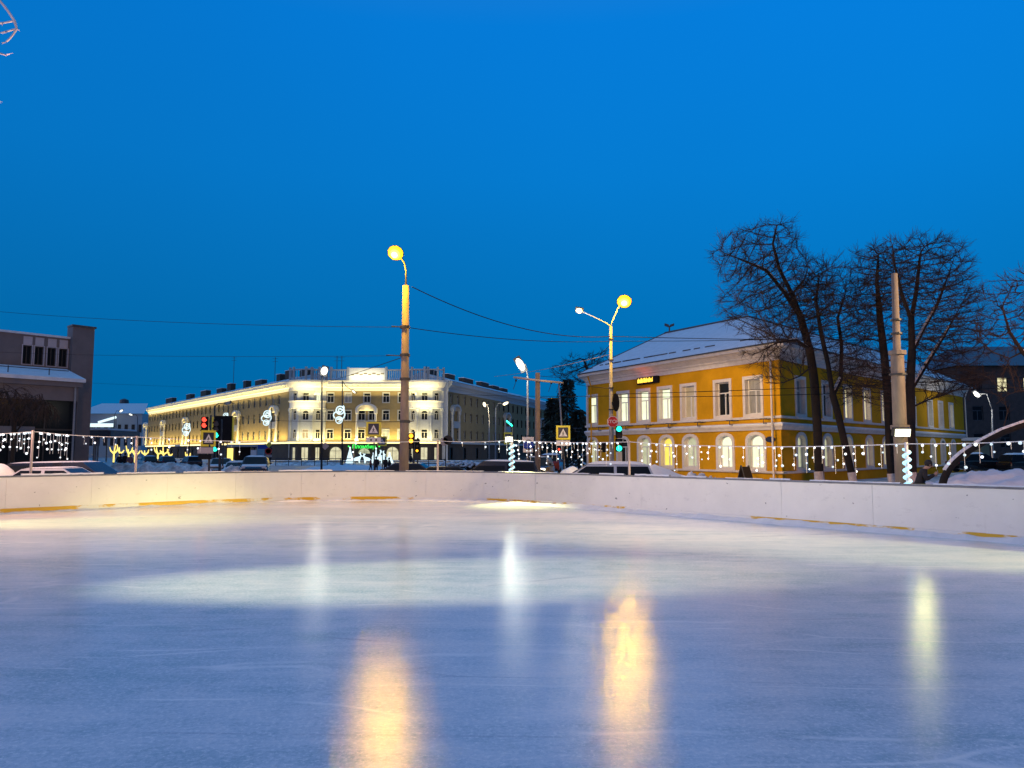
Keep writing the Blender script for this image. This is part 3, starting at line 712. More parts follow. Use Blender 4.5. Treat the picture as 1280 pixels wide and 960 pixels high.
# wings
def wing(P, d, L, n_parts, tag_, from_end):
    st = 4.05; k = int((L - 3) / st); cs = [2 + st * i for i in range(k)]
    op = [(c, 1.15, z, z + h, 0) for c in cs for z, h in (F4, F3, F2)]
    mb = MB(); facade(mb, P, d, L, GT, WT, op); mb.build(tag_ + '_wall', 'tan', hotel, world=True, fix=False)
    go = [(c, 1.5, .1, 2.6, 0) for c in cs[::2]]
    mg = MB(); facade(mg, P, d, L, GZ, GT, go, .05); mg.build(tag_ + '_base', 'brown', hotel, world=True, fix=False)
    order = sorted(op, key=lambda o_: (L - o_[0]) if from_end else o_[0])
    rg = random.Random(k)
    for o_ in order[:n_parts]: window(hotel, P, d, o_[0], o_[2], o_[1], o_[3] - o_[2], 0, .25, None, pane='glass' if rg.random() < .85 else 'curtain', frame='bluewhite')
    dd = Vector((d.x, d.y, 0)); nn = Vector((d.y, -d.x, 0)); m_ = MB()
    for o_ in order[n_parts:] + go:
        a = Vector((P.x, P.y, 0)) + dd * (o_[0] - o_[1] / 2) - nn * .2; b_ = a + dd * o_[1]
        m_.add([(a.x, a.y, o_[2]), (b_.x, b_.y, o_[2]), (b_.x, b_.y, o_[3]), (a.x, a.y, o_[3])], [(0, 1, 2, 3)])
    tag(m_.build('distant_window', 'glass', hotel, world=True, fix=False), kind='stuff')
    return cs
LWL = (V2(-48.6, 167.6) - hLE).length
wing(hLE, lw, LWL, 33, 'left_wing', True); wing(hRS, rw, RWL, 27, 'right_wing', False)
CORN = [(.002, 14.9), (.08, 14.9), (.08, 15.55), (.35, 15.75), (.35, 15.95), (.95, 16.35), (.95, 16.8), (1.05, 17.1), (.0, 17.15)]
LEDG = [(.002, 3.45), (.45, 3.45), (.45, 3.88), (.002, 3.95)]
for nm, P_, d_, L, lit in (('front', hFL, hd, hFR.x - hFL.x, True), ('left', hLE, lw, LWL, True), ('right', hRS, rw, RWL, False)):
    q = P_ + d_ * L
    m_ = MB(); course(m_, [P_, q], CORN); m_.build('cornice', 'whitepaint' if lit else 'bluewhite', hotel, world=True)  # unlit wing gets a darker bluish white, its shade put into the colour
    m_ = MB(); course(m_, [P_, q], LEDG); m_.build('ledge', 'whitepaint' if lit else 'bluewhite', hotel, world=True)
    if lit:
        gaps = [(0, L)] if nm == 'front' else [(0, 40.), (47, 74), (86, L)]
        m_ = MB()
        for a, b_ in gaps: band(m_, P_, d_, a, b_, 3.52, 3.80, .55, .452)
        m_.build('light_strip', 'led_warm', hotel, world=True)
        m_ = MB(); band(m_, P_, d_, .2, L - .2, 15.58, 15.70, .26, .09); m_.build('cornice_light', 'led_warm', hotel, world=True)
        m_ = MB()
        for i in range(int(L / 1.2)): band(m_, P_, d_, .4 + i * 1.2, .8 + i * 1.2, 15.97, 16.33, .70, .36)
        m_.build('cornice_trim', 'whitepaint', hotel, world=True)
# arched balcony niches
def niche(P, d, c, lit, m='whitepaint'):
    p = P + d * c
    o = bpy.data.objects.new('balcony_niche', bpy.data.meshes.new('balcony_niche')); bpy.data.objects.remove(o)
    mb = MB(); hw = 2.35; k = 14
    for r0, r1_, y0, y1 in ((1.0, .80, -.95, 0.),):
        outer = [(-hw * math.cos(math.pi * i / k), 10.75 + 1.45 * math.sin(math.pi * i / k)) for i in range(k + 1)]
        inner = [(x * .80, 10.75 + (z - 10.75) * .72) for x, z in outer]
        mb.strip([(x, y0, z) for x, z in outer], [(x, y0, z) for x, z in inner]); mb.strip([(x, y0, z) for x, z in outer], [(x, y1, z) for x, z in outer]); mb.strip([(x, y0, z) for x, z in inner], [(x, y1 - .05, z) for x, z in inner])
    root = mb.build('balcony_niche', m, hotel)
    root.location = Vector((p.x, p.y, 0)) - Vector(LOC[hotel.name]); root.rotation_euler = (0, 0, math.atan2(d.y, d.x))
    mb = MB(); mb.add([(x, -.06, z) for x, z in inner], [tuple(range(k + 1))]); mb.build('tympanum', m, root)
    if lit:
        mb = MB(); mb.box(-1.5, 1.5, -.62, -.52, 10.62, 10.72); mb.build('light_strip', 'led_warm', root); nq = V2(d.y, -d.x); point((p.x + nq.x * .62, p.y + nq.y * .62, 10.95), 26, (1, .72, .2), .1)
    for sx in (-1, 1):
        mb = MB(); mb.lathe([(.42, 3.95), (.42, 4.4), (.30, 4.5), (.27, 9.8), (.42, 10.0), (.42, 10.75)], 10, (sx * 2.0, -.5, 0)); mb.build('column', m, root)
    mb = MB(); mb.box(-1.65, 1.65, -.8, .0, 6.95, 7.15); mb.box(-1.65, 1.65, -.8, -.7, 7.15, 8.3); mb.box(-1.65, 1.65, -.86, -.66, 8.3, 8.42); mb.build('balcony', 'bluewhite', root)
    return root
niche(hFL, hd, fc[2], True)
for px in (343, 296, 232, 204, 182): niche(hLE, lw, t_on(hLE, lw, px), True)
for px in (567, 632, 676): niche(hRS, rw, t_on(hRS, rw, px), False, 'bluewhite')  # niches of the unlit wing, in the same shade-toned white
# parapet and balustrade over the front
m_ = MB(); xa, xb = gx(435, 166.5), gx(480, 166.5); m_.box(xa, xb, 166.2, 166.7, 17.16, 19.9); m_.build('attic_panel', 'whitepaint', hotel, world=True)
m_ = MB()
for i in range(8): m_.box(xa + .4 + i * .93, xa + 1.1 + i * .93, 166.14, 166.198, 18.3 + .25 * (i % 2), 18.55 + .25 * (i % 2))
m_.build('attic_relief', 'tan', hotel, world=True)
m_ = MB()
for x0, x1 in ((hFL.x + 3.4, xa), (xb, hFR.x - 2.6)):
    k = int((x1 - x0) / .45)
    for i in range(k): m_.box(x0 + i * .45, x0 + i * .45 + .18, 166.3, 166.5, 17.16, 19.3)
    m_.box(x0, x1, 166.25, 166.55, 19.302, 19.6)
    for x in (x0, (x0 + x1) / 2, x1 - .5): m_.box(x, x + .5, 166.15, 166.65, 17.16, 20.1)
m_.build('balustrade', 'bluewhite', hotel, world=True)
# roofs with snow, chimneys
def roof_strip(P, d, L, dep, h, nm='roof'):
    dd, nn = Vector((d.x, d.y, 0)), Vector((d.y, -d.x, 0)); P = Vector((P.x, P.y, 0))
    m_ = MB(); a, b_ = P + nn * .9, P + dd * L + nn * .9; c, e = P - nn * dep, P + dd * L - nn * dep; g_, f_ = P - nn * 2 * dep, P + dd * L - nn * 2 * dep
    vs_ = [(v.x, v.y, z) for v, z in ((a, 17.2), (b_, 17.2), (e, 17.2 + h), (c, 17.2 + h), (g_, 17.2), (f_, 17.2), (g_, GZ), (f_, GZ), (P, GZ), (P + dd * L, GZ), (P, 17.19), (P + dd * L, 17.19))]
    m_.add(vs_, [(0, 1, 2, 3), (3, 2, 5, 4), (4, 5, 7, 6), (0, 3, 4, 6, 8, 10), (1, 11, 9, 7, 5, 2)])
    return m_.build(nm, 'snow', hotel, world=True, fix=False)
rl = roof_strip(hLE, lw, LWL, 6.5, 2.2); rr_ = roof_strip(hRS, rw, RWL, 6.5, 2.2); rf = roof_strip(hFL, hd, hFR.x - hFL.x, 6.5, 1.2)
def chim(parent, P, d, c, px_w, back, h, m='brown'):
    p = P + d * c; nn = V2(d.y, -d.x); q = p - nn * back
    m_ = MB(); m_.obox((q.x, q.y, 18.2 + h / 2), (d.x * px_w / 2, d.y * px_w / 2, 0), (nn.x * .7, nn.y * .7, 0), (0, 0, h / 2 + .8)); o = m_.build('chimney', m, parent, world=True)
    m_ = MB(); m_.obox((q.x, q.y, 18.2 + h + .86), (d.x * (px_w / 2 + .12), d.y * (px_w / 2 + .12), 0), (nn.x * .82, nn.y * .82, 0), (0, 0, .06)); m_.build('cap', 'snow', o, world=True)
for px, w_, h in ((192, 9, 1.4), (215, 5, 1.3), (233, 6, 1.4), (252, 5, 1.0), (263.5, 3.2, 1.8), (282.5, 2.4, 1.6), (299, 5, 1.0), (323, 2.4, 1.4), (334, 3, 1.8), (354, 5, 1.2)): chim(rl, hLE, lw, t_on(hLE, lw, px) , w_, 5.0, h)
for px, w_, h in ((573, 5, 1.0), (593, 4.5, 1.0), (613, 6.5, 1.0), (632, 6, 1.1), (645, 5, .9), (655, 5, .8)): chim(rr_, hRS, rw, t_on(hRS, rw, px) - 3, w_, 5.5, h)
m_ = MB()
for px, z0, z1 in ((289, 15, 24.5), (341, 17, 24.5), (419, 18, 25), (425, 18, 25), (532, 18, 22.6)):
    Y = 172 if px > 360 else 195 if px > 300 else 215
    p = gp(px, Y); m_.tube([(p.x, Y, z0), (p.x, Y, z1 * Y / 185)], .07, 5)
    for k in range(2): m_.tube([(p.x - .7, Y, z1 * Y / 185 - .4 - k * .7), (p.x + .7, Y, z1 * Y / 185 - .4 - k * .7)], .04, 4)
m_.build('aerial', 'darksteel', hotel, world=True)
# shop sign, a thing hung on the wall
x = gx(455, 166.2); sg = thing('neon_sign', 'green glowing shop sign above the arched hotel doorway', 'sign', (x, 166.1, 2.78))
MT['neon2'] = MT['neon']
text_mesh('lettering', 'Пломбир', 1.15, 'neon', sg, (0, -.05, .0), (math.pi / 2, 0, 0), .04)
m_ = MB(); m_.box(-2.6, 2.6, .0, .06, -.06, .06); m_.build('bracket', 'darksteel', sg)
for sx in (-1, 1):
    m_ = MB(); m_.ball((sx * 3.3, -.05, .1), .16, 8); m_.build('dot', 'neon', sg)

# light on the hotel: its own LED lines and wall washers
WARM = (1, .74, .22)
area((-31.3, 165.4, 4.1), (-31.3, 166.45, 8.6), 2000, WARM, 26, .3)
area((-31.3, 165.2, 14.0), (-31.3, 166.0, 16.6), 620, (1, .78, .28), 26, .3)
for cx in (gx(383, 166.5), gx(531, 166.5)):
    area((cx, 163.6, 4.2), (cx, 164.9, 8.), 420, (1, .80, .34), 6, .3)
    area((cx, 163.2, 14.2), (cx, 164.4, 16.4), 240, (1, .80, .32), 6, .3); area((cx, 163.1, 10.6), (cx, 164.2, 12), 300, (1, .82, .36), 6, .3)
for t in (.17, .5, .83):
    p = hLE.lerp(V2(-48.6, 167.6), t); nn = V2(lw.y, -lw.x); o_ = p + nn * 1.3; o2 = p + nn * 1.5
    area((o_.x, o_.y, 4.1), (p.x, p.y, 9.), 3200, WARM, 44, .3, xdir=(lw.x, lw.y, 0)); area((o2.x, o2.y, 14.2), (p.x + nn.x * .5, p.y + nn.y * .5, 16.5), 900, (1, .78, .26), 44, .3, xdir=(lw.x, lw.y, 0))
area((-31.6, 164.8, 17.3), (-31.6, 166.2, 18.8), 240, (1, .92, .6), 7, .3)

# ------------------------------------------------------------------ grey hall on the left
gK = V2(gx(107.5, 60), 60); gd = V2(.62, .785).normalized(); gn = V2(gd.y, -gd.x)
hall = thing('grey_hall', 'grey panelled hall with snowy lean-to roof and dark glass front', 'building', (gK.x, gK.y, GZ))
L0 = 34.; gP = gK - gd * L0
def gt(px): return t_on(gP, gd, px)
tw = gt(80)
wpx = [27, 42, 58, 72.5]
op = [(gt(p), .62, 8.15, 9.55, 0) for p in wpx]
mb = MB(); facade(mb, gP, gd, tw, GZ, 10.35, op); back = [gP, gP - gn * 16, gK - gn * 16, gK]
mb.strip([(p.x, p.y, GZ) for p in back[:3]], [(p.x, p.y, 10.35) for p in back[:3]]); mb.build('wall', 'greystone', hall, world=True, fix=False)
for o_ in op: window(hall, gP, gd, o_[0], o_[2], o_[1], 1.4, 0, .2, .06, smat='palepanel', frame='darksteel', sill=False, pane='glass', mull='I')
for o_ in op:
    m_ = MB(); band(m_, gP, gd, o_[0] - .3, o_[0] + .3, 9.62, 10.22, .04, .002); m_.build('panel', 'palepanel', hall, world=True)
m_ = MB(); band(m_, gP, gd, -.1, tw, 10.35, 10.5, .15, -16); m_.build('roof', 'snow', hall, world=True)
m_ = MB(); p = gP + gd * tw
m_.prism([(p.x + gn.x * .5, p.y + gn.y * .5, GZ), (gK.x + gn.x * .5, gK.y + gn.y * .5, GZ), (gK.x - gn.x * .5, gK.y - gn.y * .5, GZ), (p.x - gn.x * .5, p.y - gn.y * .5, GZ)], (0, 0, 11.55)); m_.build('tower', 'greystone', hall, world=True)
m_ = MB(); m_.prism([(p.x + gn.x * .6 - gd.x * .1, p.y + gn.y * .6 - gd.y * .1, 11.302), (gK.x + gn.x * .6 + gd.x * .1, gK.y + gn.y * .6 + gd.y * .1, 11.302), (gK.x - gn.x * .6, gK.y - gn.y * .6, 11.302), (p.x - gn.x * .6, p.y - gn.y * .6, 11.302)], (0, 0, .14)); m_.build('tower_coping', 'roofmetal', hall, world=True)
# front part under the snow roof
DP = 3.6; e1 = t_on(gP + gn * DP, gd, 94)
m_ = MB(); fo2 = gP + gn * DP
facade(m_, fo2, gd, e1, 5.35, 6.35, []); band(m_, gP, gd, e1 - .02, e1, GZ, 6.35, DP - .01, 0); m_.build('front_wall', 'greystone', hall, world=True, fix=False)
m_ = MB(); band(m_, gP, gd, 0, e1 + .2, 6.36, 6.72, DP + .25, .0); m_.build('fascia', 'greystone', hall, world=True)
dd3, nn3 = Vector((gd.x, gd.y, 0)), Vector((gn.x, gn.y, 0)); P3 = Vector((gP.x, gP.y, 0))
m_ = MB(); a, b_ = P3 + nn3 * (DP + .35), P3 + dd3 * (e1 + .35) + nn3 * (DP + .35); c, e_ = P3 + nn3 * .02, P3 + dd3 * (e1 + .35) + nn3 * .52
pr = [(a, 6.723), (a, 6.98), (c, 7.95), (c, 6.723)]
m_.add([(v.x, v.y, z) for v, z in pr] + [(v.x, v.y, z) for v, z in ((b_, 6.723), (b_, 6.98), (e_, 7.95), (e_, 6.723))], [(0, 1, 2, 3), (7, 6, 5, 4), (0, 4, 5, 1), (1, 5, 6, 2), (2, 6, 7, 3)]); sr = m_.build('snow_roof', 'snow', hall, world=True)
m_ = MB(); q0 = P3 + nn3 * (DP - .3); q1 = q0 + dd3 * (e1 - .6)
m_.tube([q0 + Vector((0, 0, 7.55)), q1 + Vector((0, 0, 7.55))], .03, 5)
for i in range(12): q = q0.lerp(q1, (i + .5) / 12); m_.tube([q + Vector((0, 0, 7.05)), q + Vector((0, 0, 7.62))], .035, 5)
m_.build('roof_rail', 'darksteel', sr, world=True)
m_ = MB(); band(m_, gP, gd, 0, e1 - .03, GZ, 5.35, DP - .25, DP - .27); gl_ = m_.build('glass_front', 'glass', hall, world=True)
m_ = MB()
for i in range(15): band(m_, gP, gd, i * e1 / 15, i * e1 / 15 + .08, GZ, 5.35, DP - .15, DP - .24)
for z in (2.3, 3.2): band(m_, gP, gd, 0, e1 - .03, z, z + .12, DP - .14, DP - .24)
m_.build('mullion', 'darksteel', gl_, world=True)
m_ = MB(); band(m_, gP, gd, e1 - 12, e1 - 3.2, 2.9, 3.4, DP + 1.3, DP - .1); m_.build('entrance_canopy', 'greystone', hall, world=True)
m_ = MB(); q = P3 + dd3 * (e1 - .25) + nn3 * (DP + .12); m_.tube([q + Vector((0, 0, 6.6)), q + Vector((0, 0, GZ + .2))], .07, 7); m_.build('downpipe', 'steel', hall, world=True)

# ------------------------------------------------------------------ far buildings
far = thing('pale_far_building', 'pale blue grey building far down the street beyond the canopy', 'building', (gx(150, 290), 290, GZ))
m_ = MB(); x0, x1 = gx(96, 290), gx(176, 290); zt = at(150, 517, 290).z
m_.box(x0, x1, 290, 310, GZ, zt); m_.build('wall', 'palewall', far, world=True)
m_ = MB(); m_.prism([(x0 - 1, 289, zt + .01), (x1 + 1, 289, zt + .01), (x1 - 3, 300, zt + 4.2), (x0 + 3, 300, zt + 4.2)], (0, .5, .3)); m_.build('roof', 'snow', far, world=True)
for i in range(9):
    for z_ in (4, 9):
        m_ = MB(); m_.box(x0 + 2 + i * 2.6, x0 + 3.2 + i * 2.6, 289.9, 289.99, z_, z_ + 3); m_.build('window', 'glass', far, world=True)
far2 = thing('dark_apartment_block', 'dark brick block with a few lit windows behind the bare trees', 'building', (gx(1275, 96), 96, GZ))
m_ = MB(); x0 = gx(1203, 96); x1 = x0 + 34; ops = []
for i in range(7):
    for z in (2.2, 5.6, 9.2): ops.append((2.2 + i * 3.3, 1.3, z, z + 1.8, 0))
facade(m_, (x0, 96), (1, 0), 34, GZ, 12.4, ops); m_.strip([(x0, 96, GZ), (x0, 112, GZ), (x1, 112, GZ), (x1, 96, GZ)], [(x0, 96, 12.4), (x0, 112, 12.4), (x1, 112, 12.4), (x1, 96, 12.4)]); m_.build('wall', 'darkbrick', far2, world=True, fix=False)
for i, o_ in enumerate(ops): window(far2, (x0, 96), (1, 0), o_[0], o_[2], 1.3, 1.8, 0, .2, None, pane={5: 'lit_warm', 8: 'lit_warm', 11: 'lit_cool', 10: 'lit_dim', 14: 'lit_dim'}.get(i, 'glass'), frame='roofmetal')
m_ = MB(); m_.add([(x0 - .7, 95.2, 12.42), (x1, 95.2, 12.42), (x1, 104, 16.0), (x0 + 4.5, 104, 16.0), (x0 - .7, 112.8, 12.42), (x1, 112.8, 12.42)], [(0, 1, 2, 3), (0, 3, 4), (3, 2, 5, 4)]); m_.build('roof', 'roofmetal', far2, world=True)
# street canopy (waiting pavilion) left of centre
can = thing('street_canopy', 'dark flat street canopy on slim columns beside the grey hall', 'canopy', (gx(126, 76), 76, GZ))
x0, x1 = gx(104, 76), gx(150, 76)
m_ = MB(); m_.box(x0, x1, 74, 80, 3.1, 3.75); m_.build('roof', 'roofmetal', can, world=True, bevel=.08)
m_ = MB(); m_.box(x0 + .1, x1 - .3, 74.2, 79.8, 3.752, 3.95); m_.build('roof_snow', 'snow', can, world=True, bevel=.05)
for px in (106.5, 109.5, 119, 122):
    m_ = MB(); p = gp(px, 75.5); m_.tube([(p.x, 75.5, GZ), (p.x, 75.5, 3.1)], .09, 8); m_.build('column', 'steel', can, world=True)
for px0, px1, py in ((109, 137, 533),):
    m_ = MB(); a = at(px0, py, 150); b_ = at(px1, py - .5, 150)
sb = thing('light_box_sign', 'long white glowing sign strip above the dark street canopy', 'sign', (gx(125, 150), 150, 6.1))
a, b_ = at(112, 531.5, 150), at(141, 531.5, 150)
m_ = MB(); m_.box(a.x, b_.x, 149.9, 150.2, a.z - .35, a.z + .35); m_.build('tube', 'led_pale', sb, world=True)
m_ = MB()
for x in (a.x + 1, b_.x - 1): m_.box(x - .08, x + .08, 149.95, 150.1, GZ, a.z - .36)
m_.build('post', 'darksteel', sb, world=True)
sb = thing('eave_light', 'slanting white light line under a far snowy eave', 'lamp', (gx(134, 286), 286, GZ))
m_ = MB(); m_.tube([at(123, 528, 286), at(145, 521.5, 286)], .45, 6); m_.build('tube', 'led_pale', sb, world=True)
m_ = MB(); m_.tube([at(123, 528.5, 286.6), gp(123, 286.6)], .15, 5); m_.tube([at(145, 522, 286.6), gp(145, 286.6)], .15, 5); m_.build('post', 'darksteel', sb, world=True)
# dark chimney stack behind
st = thing('chimney_stack', 'thick dark stack rising behind the far pale building', 'chimney', (gx(152.5, 330), 330, GZ))
m_ = MB(); p = gp(152.5, 330); zt = at(152, 500, 330).z; m_.lathe([(1.9, GZ), (1.6, zt - 1.5), (1.9, zt - 1.4), (1.7, zt), (.4, zt + .6)], 12, (p.x, 330, 0)); m_.build('shaft', 'roofmetal', st, world=True)
# bus shelter before the left wing
sh = thing('bus_shelter', 'grey street kiosk with dark open front and a yellow lit panel', 'kiosk', (gx(303, 88), 88, GZ))
x0, x1 = gx(283, 88), gx(322, 88)
m_ = MB(); m_.box(x0, x1, 88, 91, 2.25, 2.55); m_.build('roof', 'palewall', sh, world=True, bevel=.04)
m_ = MB(); m_.box(x0 + .05, x1 - .05, 90.85, 90.95, GZ, 2.25); m_.box(x1 - .15, x1 - .05, 88.1, 90.84, GZ, 2.25); m_.build('wall', 'palewall', sh, world=True)
m_ = MB(); m_.box(x0 + .05, x0 + .7, 88.1, 88.2, .1, 2.1); m_.build('lit_panel', 'led_gold', sh, world=True)
m_ = MB(); m_.box(x0 + .72, x0 + 2.5, 88.6, 88.7, GZ, 2.25); m_.build('opening_shade', 'black', sh, world=True)  # black slab in place of the shade inside the open front
m_ = MB(); m_.box(x1 - .8, x1 - .16, 88.05, 88.12, 1.3, 1.9); m_.build('notice', 'signwhite', sh, world=True)
# ------------------------------------------------------------------ trees
import numpy as np
def grow(chains, envs, n_att, seed, step=.3, infl=2.6, kill=.5, iters=90, up=.05):
    rs = np.random.RandomState(seed); nodes, par = [], []
    def near(p): return min(range(len(nodes)), key=lambda i: (nodes[i] - p).length)
    for ci, ch in enumerate(chains):
        prev = None if ci == 0 else near(ch[0])
        for a, b in zip(ch, ch[1:]):
            k = max(1, int((b - a).length / step))
            for j in range(k + 1):
                if j == 0 and prev is not None: continue
                nodes.append(a.lerp(b, j / k)); par.append(-1 if prev is None else prev); prev = len(nodes) - 1
    n_tr = len(nodes)
    att = []
    vol = [e[1][0] * e[1][1] * e[1][2] * (e[2] if len(e) > 2 else 1) for e in envs]; tv = sum(vol)
    for e, v in zip(envs, vol):
        k = int(n_att * v / tv); q = rs.normal(size=(k, 3)); q /= np.linalg.norm(q, axis=1)[:, None]
        q *= (rs.rand(k) ** .42)[:, None]; att.append(np.array(e[0]) + q * np.array(e[1]))
    att = np.concatenate(att); P = np.array([list(p) for p in nodes]); par = list(par)
    def dist(A, B): return np.sqrt(((A[:, None] - B[None]) ** 2).sum(-1))
    D = dist(att, P); bi = D.argmin(1); bd = D.min(1); kids_n = {}
    for it in range(iters):
        act = bd < infl
        if not act.any() or len(att) == 0: break
        dirs = att[act] - P[bi[act]]; dirs /= np.linalg.norm(dirs, axis=1)[:, None] + 1e-9
        acc = {}
        for i, d in zip(bi[act], dirs): acc[i] = acc.get(i, 0) + d
        new, npar = [], []
        for i, d in acc.items():
            if kids_n.get(i, 0) >= 3: continue
            d = d + rs.normal(size=3) * .09 + np.array([0, 0, up]); d /= np.linalg.norm(d) + 1e-9
            new.append(P[i] + d * step); npar.append(i); kids_n[i] = kids_n.get(i, 0) + 1
        if not new: break
        base = len(P); new = np.array(new); P = np.concatenate([P, new]); par += npar
        Dn = dist(att, new); m = Dn.min(1); am = Dn.argmin(1); up_ = m < bd
        bi = np.where(up_, base + am, bi); bd = np.where(up_, m, bd)
        keep = bd > kill; att, bi, bd = att[keep], bi[keep], bd[keep]
        infl = max(infl, 1.2)
        if len(P) > 6500: break
    return P, par, n_tr
def tree(name, label, cat, base, chains, envs, n_att, seed, r0, group=None, tip=.014, twig=(.35, .85), twig_r=.0078, n_tw=3, down=0., bark='bark', crown='twig', wash=True, step=.3, kill=.5, infl=2.6, snow=0, twist=.36, pw=1.22):
    rs = random.Random(seed); root = thing(name, label, cat, base, 0, group)
    P, par, n_tr = grow(chains, envs, n_att, seed, step, infl, kill)
    kd = [[] for _ in range(len(P))]
    for i, p in enumerate(par):
        if p >= 0: kd[p].append(i)
    for _ in range(3):
        Q = P.copy()
        for i in range(1, len(P)):
            if par[i] >= 0 and len(kd[i]) == 1: Q[i] = P[i] * .4 + (P[par[i]] + P[kd[i][0]]) * .3
        P = Q
    N = len(P); ch = [[] for _ in range(N)]
    for i, p in enumerate(par):
        if p >= 0: ch[p].append(i)
    raw = np.zeros(N)
    for i in range(N - 1, -1, -1): raw[i] = (sum(raw[c] ** 2.25 for c in ch[i]) ** (1 / 2.25)) if ch[i] else 1.
    rad = tip + (r0 - tip) * ((raw - 1) / max(1e-6, raw[0] - 1)) ** pw
    trunk, cr = MB(), MB()
    done = set()
    def emit(path, mb, sides): mb.tube([P[i] for i in path], [float(rad[i]) for i in path], sides, False)
    stack = [(None, 0)]
    while stack:
        pi, i = stack.pop(); path = [i] if pi is None else [pi, i]
        while ch[path[-1]]:
            cs = sorted(ch[path[-1]], key=lambda c: -rad[c])
            for c in cs[1:]: stack.append((path[-1], c))
            path.append(cs[0])
        # thick start goes to the trunk mesh, the rest to the crown
        rr = [rad[i] for i in path]; k = next((j for j, r in enumerate(rr) if r < max(.045, r0 * .22)), len(path))
        if pi is not None: rad_pi = rad[pi]; rad[pi] = min(rad_pi, rad[i] * 1.25)
        if k >= 2: emit(path[:k + 1], trunk, 8)
        if k < len(path): emit(path[max(0, k - 1):] if k else path, cr, 4)
        if pi is not None: rad[pi] = rad_pi
    for i in range(n_tr // 3, N):
        if rad[i] > tip * 4.5 or (i < n_tr and rs.random() < .6): continue
        d0 = Vector(P[i] - P[par[i]]).normalized()
        for k in range(n_tw if ch[i] else n_tw + 1):
            d = (d0 + Vector((rs.gauss(0, twist), rs.gauss(0, twist), rs.gauss(.12, twist) - down))).normalized(); L = rs.uniform(*twig); p = Vector(P[i])
            q = p + d * L * .5; d2 = (d + Vector((rs.gauss(0, .3), rs.gauss(0, .3), .15 + rs.gauss(0, .25) - down * 1.5))).normalized(); e = q + d2 * L * .5
            cr.tube([p, q, e], [twig_r, twig_r * .8, twig_r * .45], 3, False)
            for s_ in range(2):
                d3 = (d + Vector((rs.gauss(0, .7), rs.gauss(0, .7), rs.gauss(.1, .5) - down))).normalized(); b_ = p.lerp(q, rs.uniform(.4, 1))
                cr.tube([b_, b_ + d3 * L * rs.uniform(.3, .55)], [twig_r * .7, twig_r * .4], 3, False)
    t = trunk.build('trunk', bark, root, world=True, smooth=True, fix=False)
    cr.build('crown', crown, root, world=True, fix=False)
    if wash:
        c0 = chains[0]; b0 = c0[0]; d = (c0[1] - b0).normalized(); m = MB(); m.tube([b0 - d * .05, b0 + d * .5, b0 + d * wash], [r0 * 1.12, r0 * 1.05, r0 * 1.035], 10, False); m.build('whitewash', 'whitewash', t, world=True, smooth=True)
    if snow:
        m = MB(); k = 0
        for i in range(N):
            if par[i] < 0 or rad[i] < snow: continue
            a, b = Vector(P[par[i]]), Vector(P[i]); d = b - a
            if abs(d.normalized().z) > .84 or rs.random() < .12: continue
            r = float(rad[i]); u = Vector((0, 0, 1)); u = (u - d.normalized() * u.dot(d.normalized())).normalized()
            m.tube([a + u * r * .66 - d * .15, b + u * r * .66 + d * .15], [r * .62 + .008, r * .62 + .008], 6)
        if m.v: m.build('lying_snow', 'snow', root, world=True, smooth=True)
    return root
def pl_(Y, *pts): return [at(x, y, Y + (q[0] if q else 0)) for x, y, *q in pts]
def env(px, py, rx, ry, Y, dep=None, w=1.):
    s = Y / F; return (tuple(at(px, py, Y)), (rx * s, dep or (rx + ry) / 2 * s * .8, ry * s), w)
def gb(px, Y, z=GZ): return tuple(gp(px, Y, z))

b = Vector(gb(1024, 39))
tree('bare_tree', 'tall bare tree leaning left before the yellow corner, its crown reaching highest', 'tree', b,
     [[b] + pl_(39, (1024, 595), (1022, 540), (1018, 476), (1012, 437), (1001, 397), (990, 368), (974, 336), (966, 305, -.5), (971, 282, -.8)),
      pl_(39, (1001, 397), (980, 365, .8), (958, 338, 1.2), (935, 328, 1.5), (900, 314, 1.6)), pl_(39, (1012, 437), (995, 425, -1), (972, 428, -1.8), (950, 440, -2.2)), pl_(39, (1018, 455), (1000, 470, -1.5), (975, 480, -2.4), (955, 478, -2.7)),
      pl_(39, (990, 368), (1005, 350, .6), (1012, 330, 1.))],
     [env(950, 322, 58, 42, 39, 2.0), env(912, 318, 26, 30, 39, 1.3), env(970, 292, 32, 22, 39, 1.3), env(985, 380, 58, 55, 39, 2.0), env(925, 375, 30, 45, 39, 1.3), env(1012, 360, 30, 45, 39, 1.6), env(968, 440, 42, 40, 37.5, 1.4, .8)],
     2600, 21, .23, 'bare trees by the yellow house', wash=.95, kill=.36, step=.24, snow=.07)
b = Vector(gb(1067, 38))
tree('bare_tree', 'bare tree with a forked trunk, second from the yellow corner', 'tree', b,
     [[b] + pl_(38, (1064, 590), (1055, 550), (1047, 515), (1041, 494), (1035, 455), (1026, 415), (1020, 375), (1024, 345)), pl_(38, (1041, 494), (1051, 474, .3), (1052, 430, .6), (1047, 398, .8), (1058, 362, 1))],
     [env(1030, 385, 48, 60, 38, 1.8), env(1058, 400, 38, 62, 38, 1.8), env(1040, 345, 30, 26, 38, 1.3), env(1062, 470, 35, 40, 38, 1.5, .6)],
     1800, 22, .18, 'bare trees by the yellow house', wash=.95, kill=.36, step=.24, snow=.05)
b = Vector(gb(1115, 37))
tree('bare_tree', 'slim bare tree mostly hidden behind the concrete floodlight pole', 'tree', b,
     [[b] + pl_(37, (1114, 590), (1112, 560), (1110, 500), (1106, 450), (1100, 400), (1096, 350), (1098, 318))],
     [env(1095, 380, 36, 72, 37, 1.6), env(1090, 330, 28, 30, 37, 1.3)], 1100, 23, .19, 'bare trees by the yellow house', wash=.9, kill=.36, step=.24)
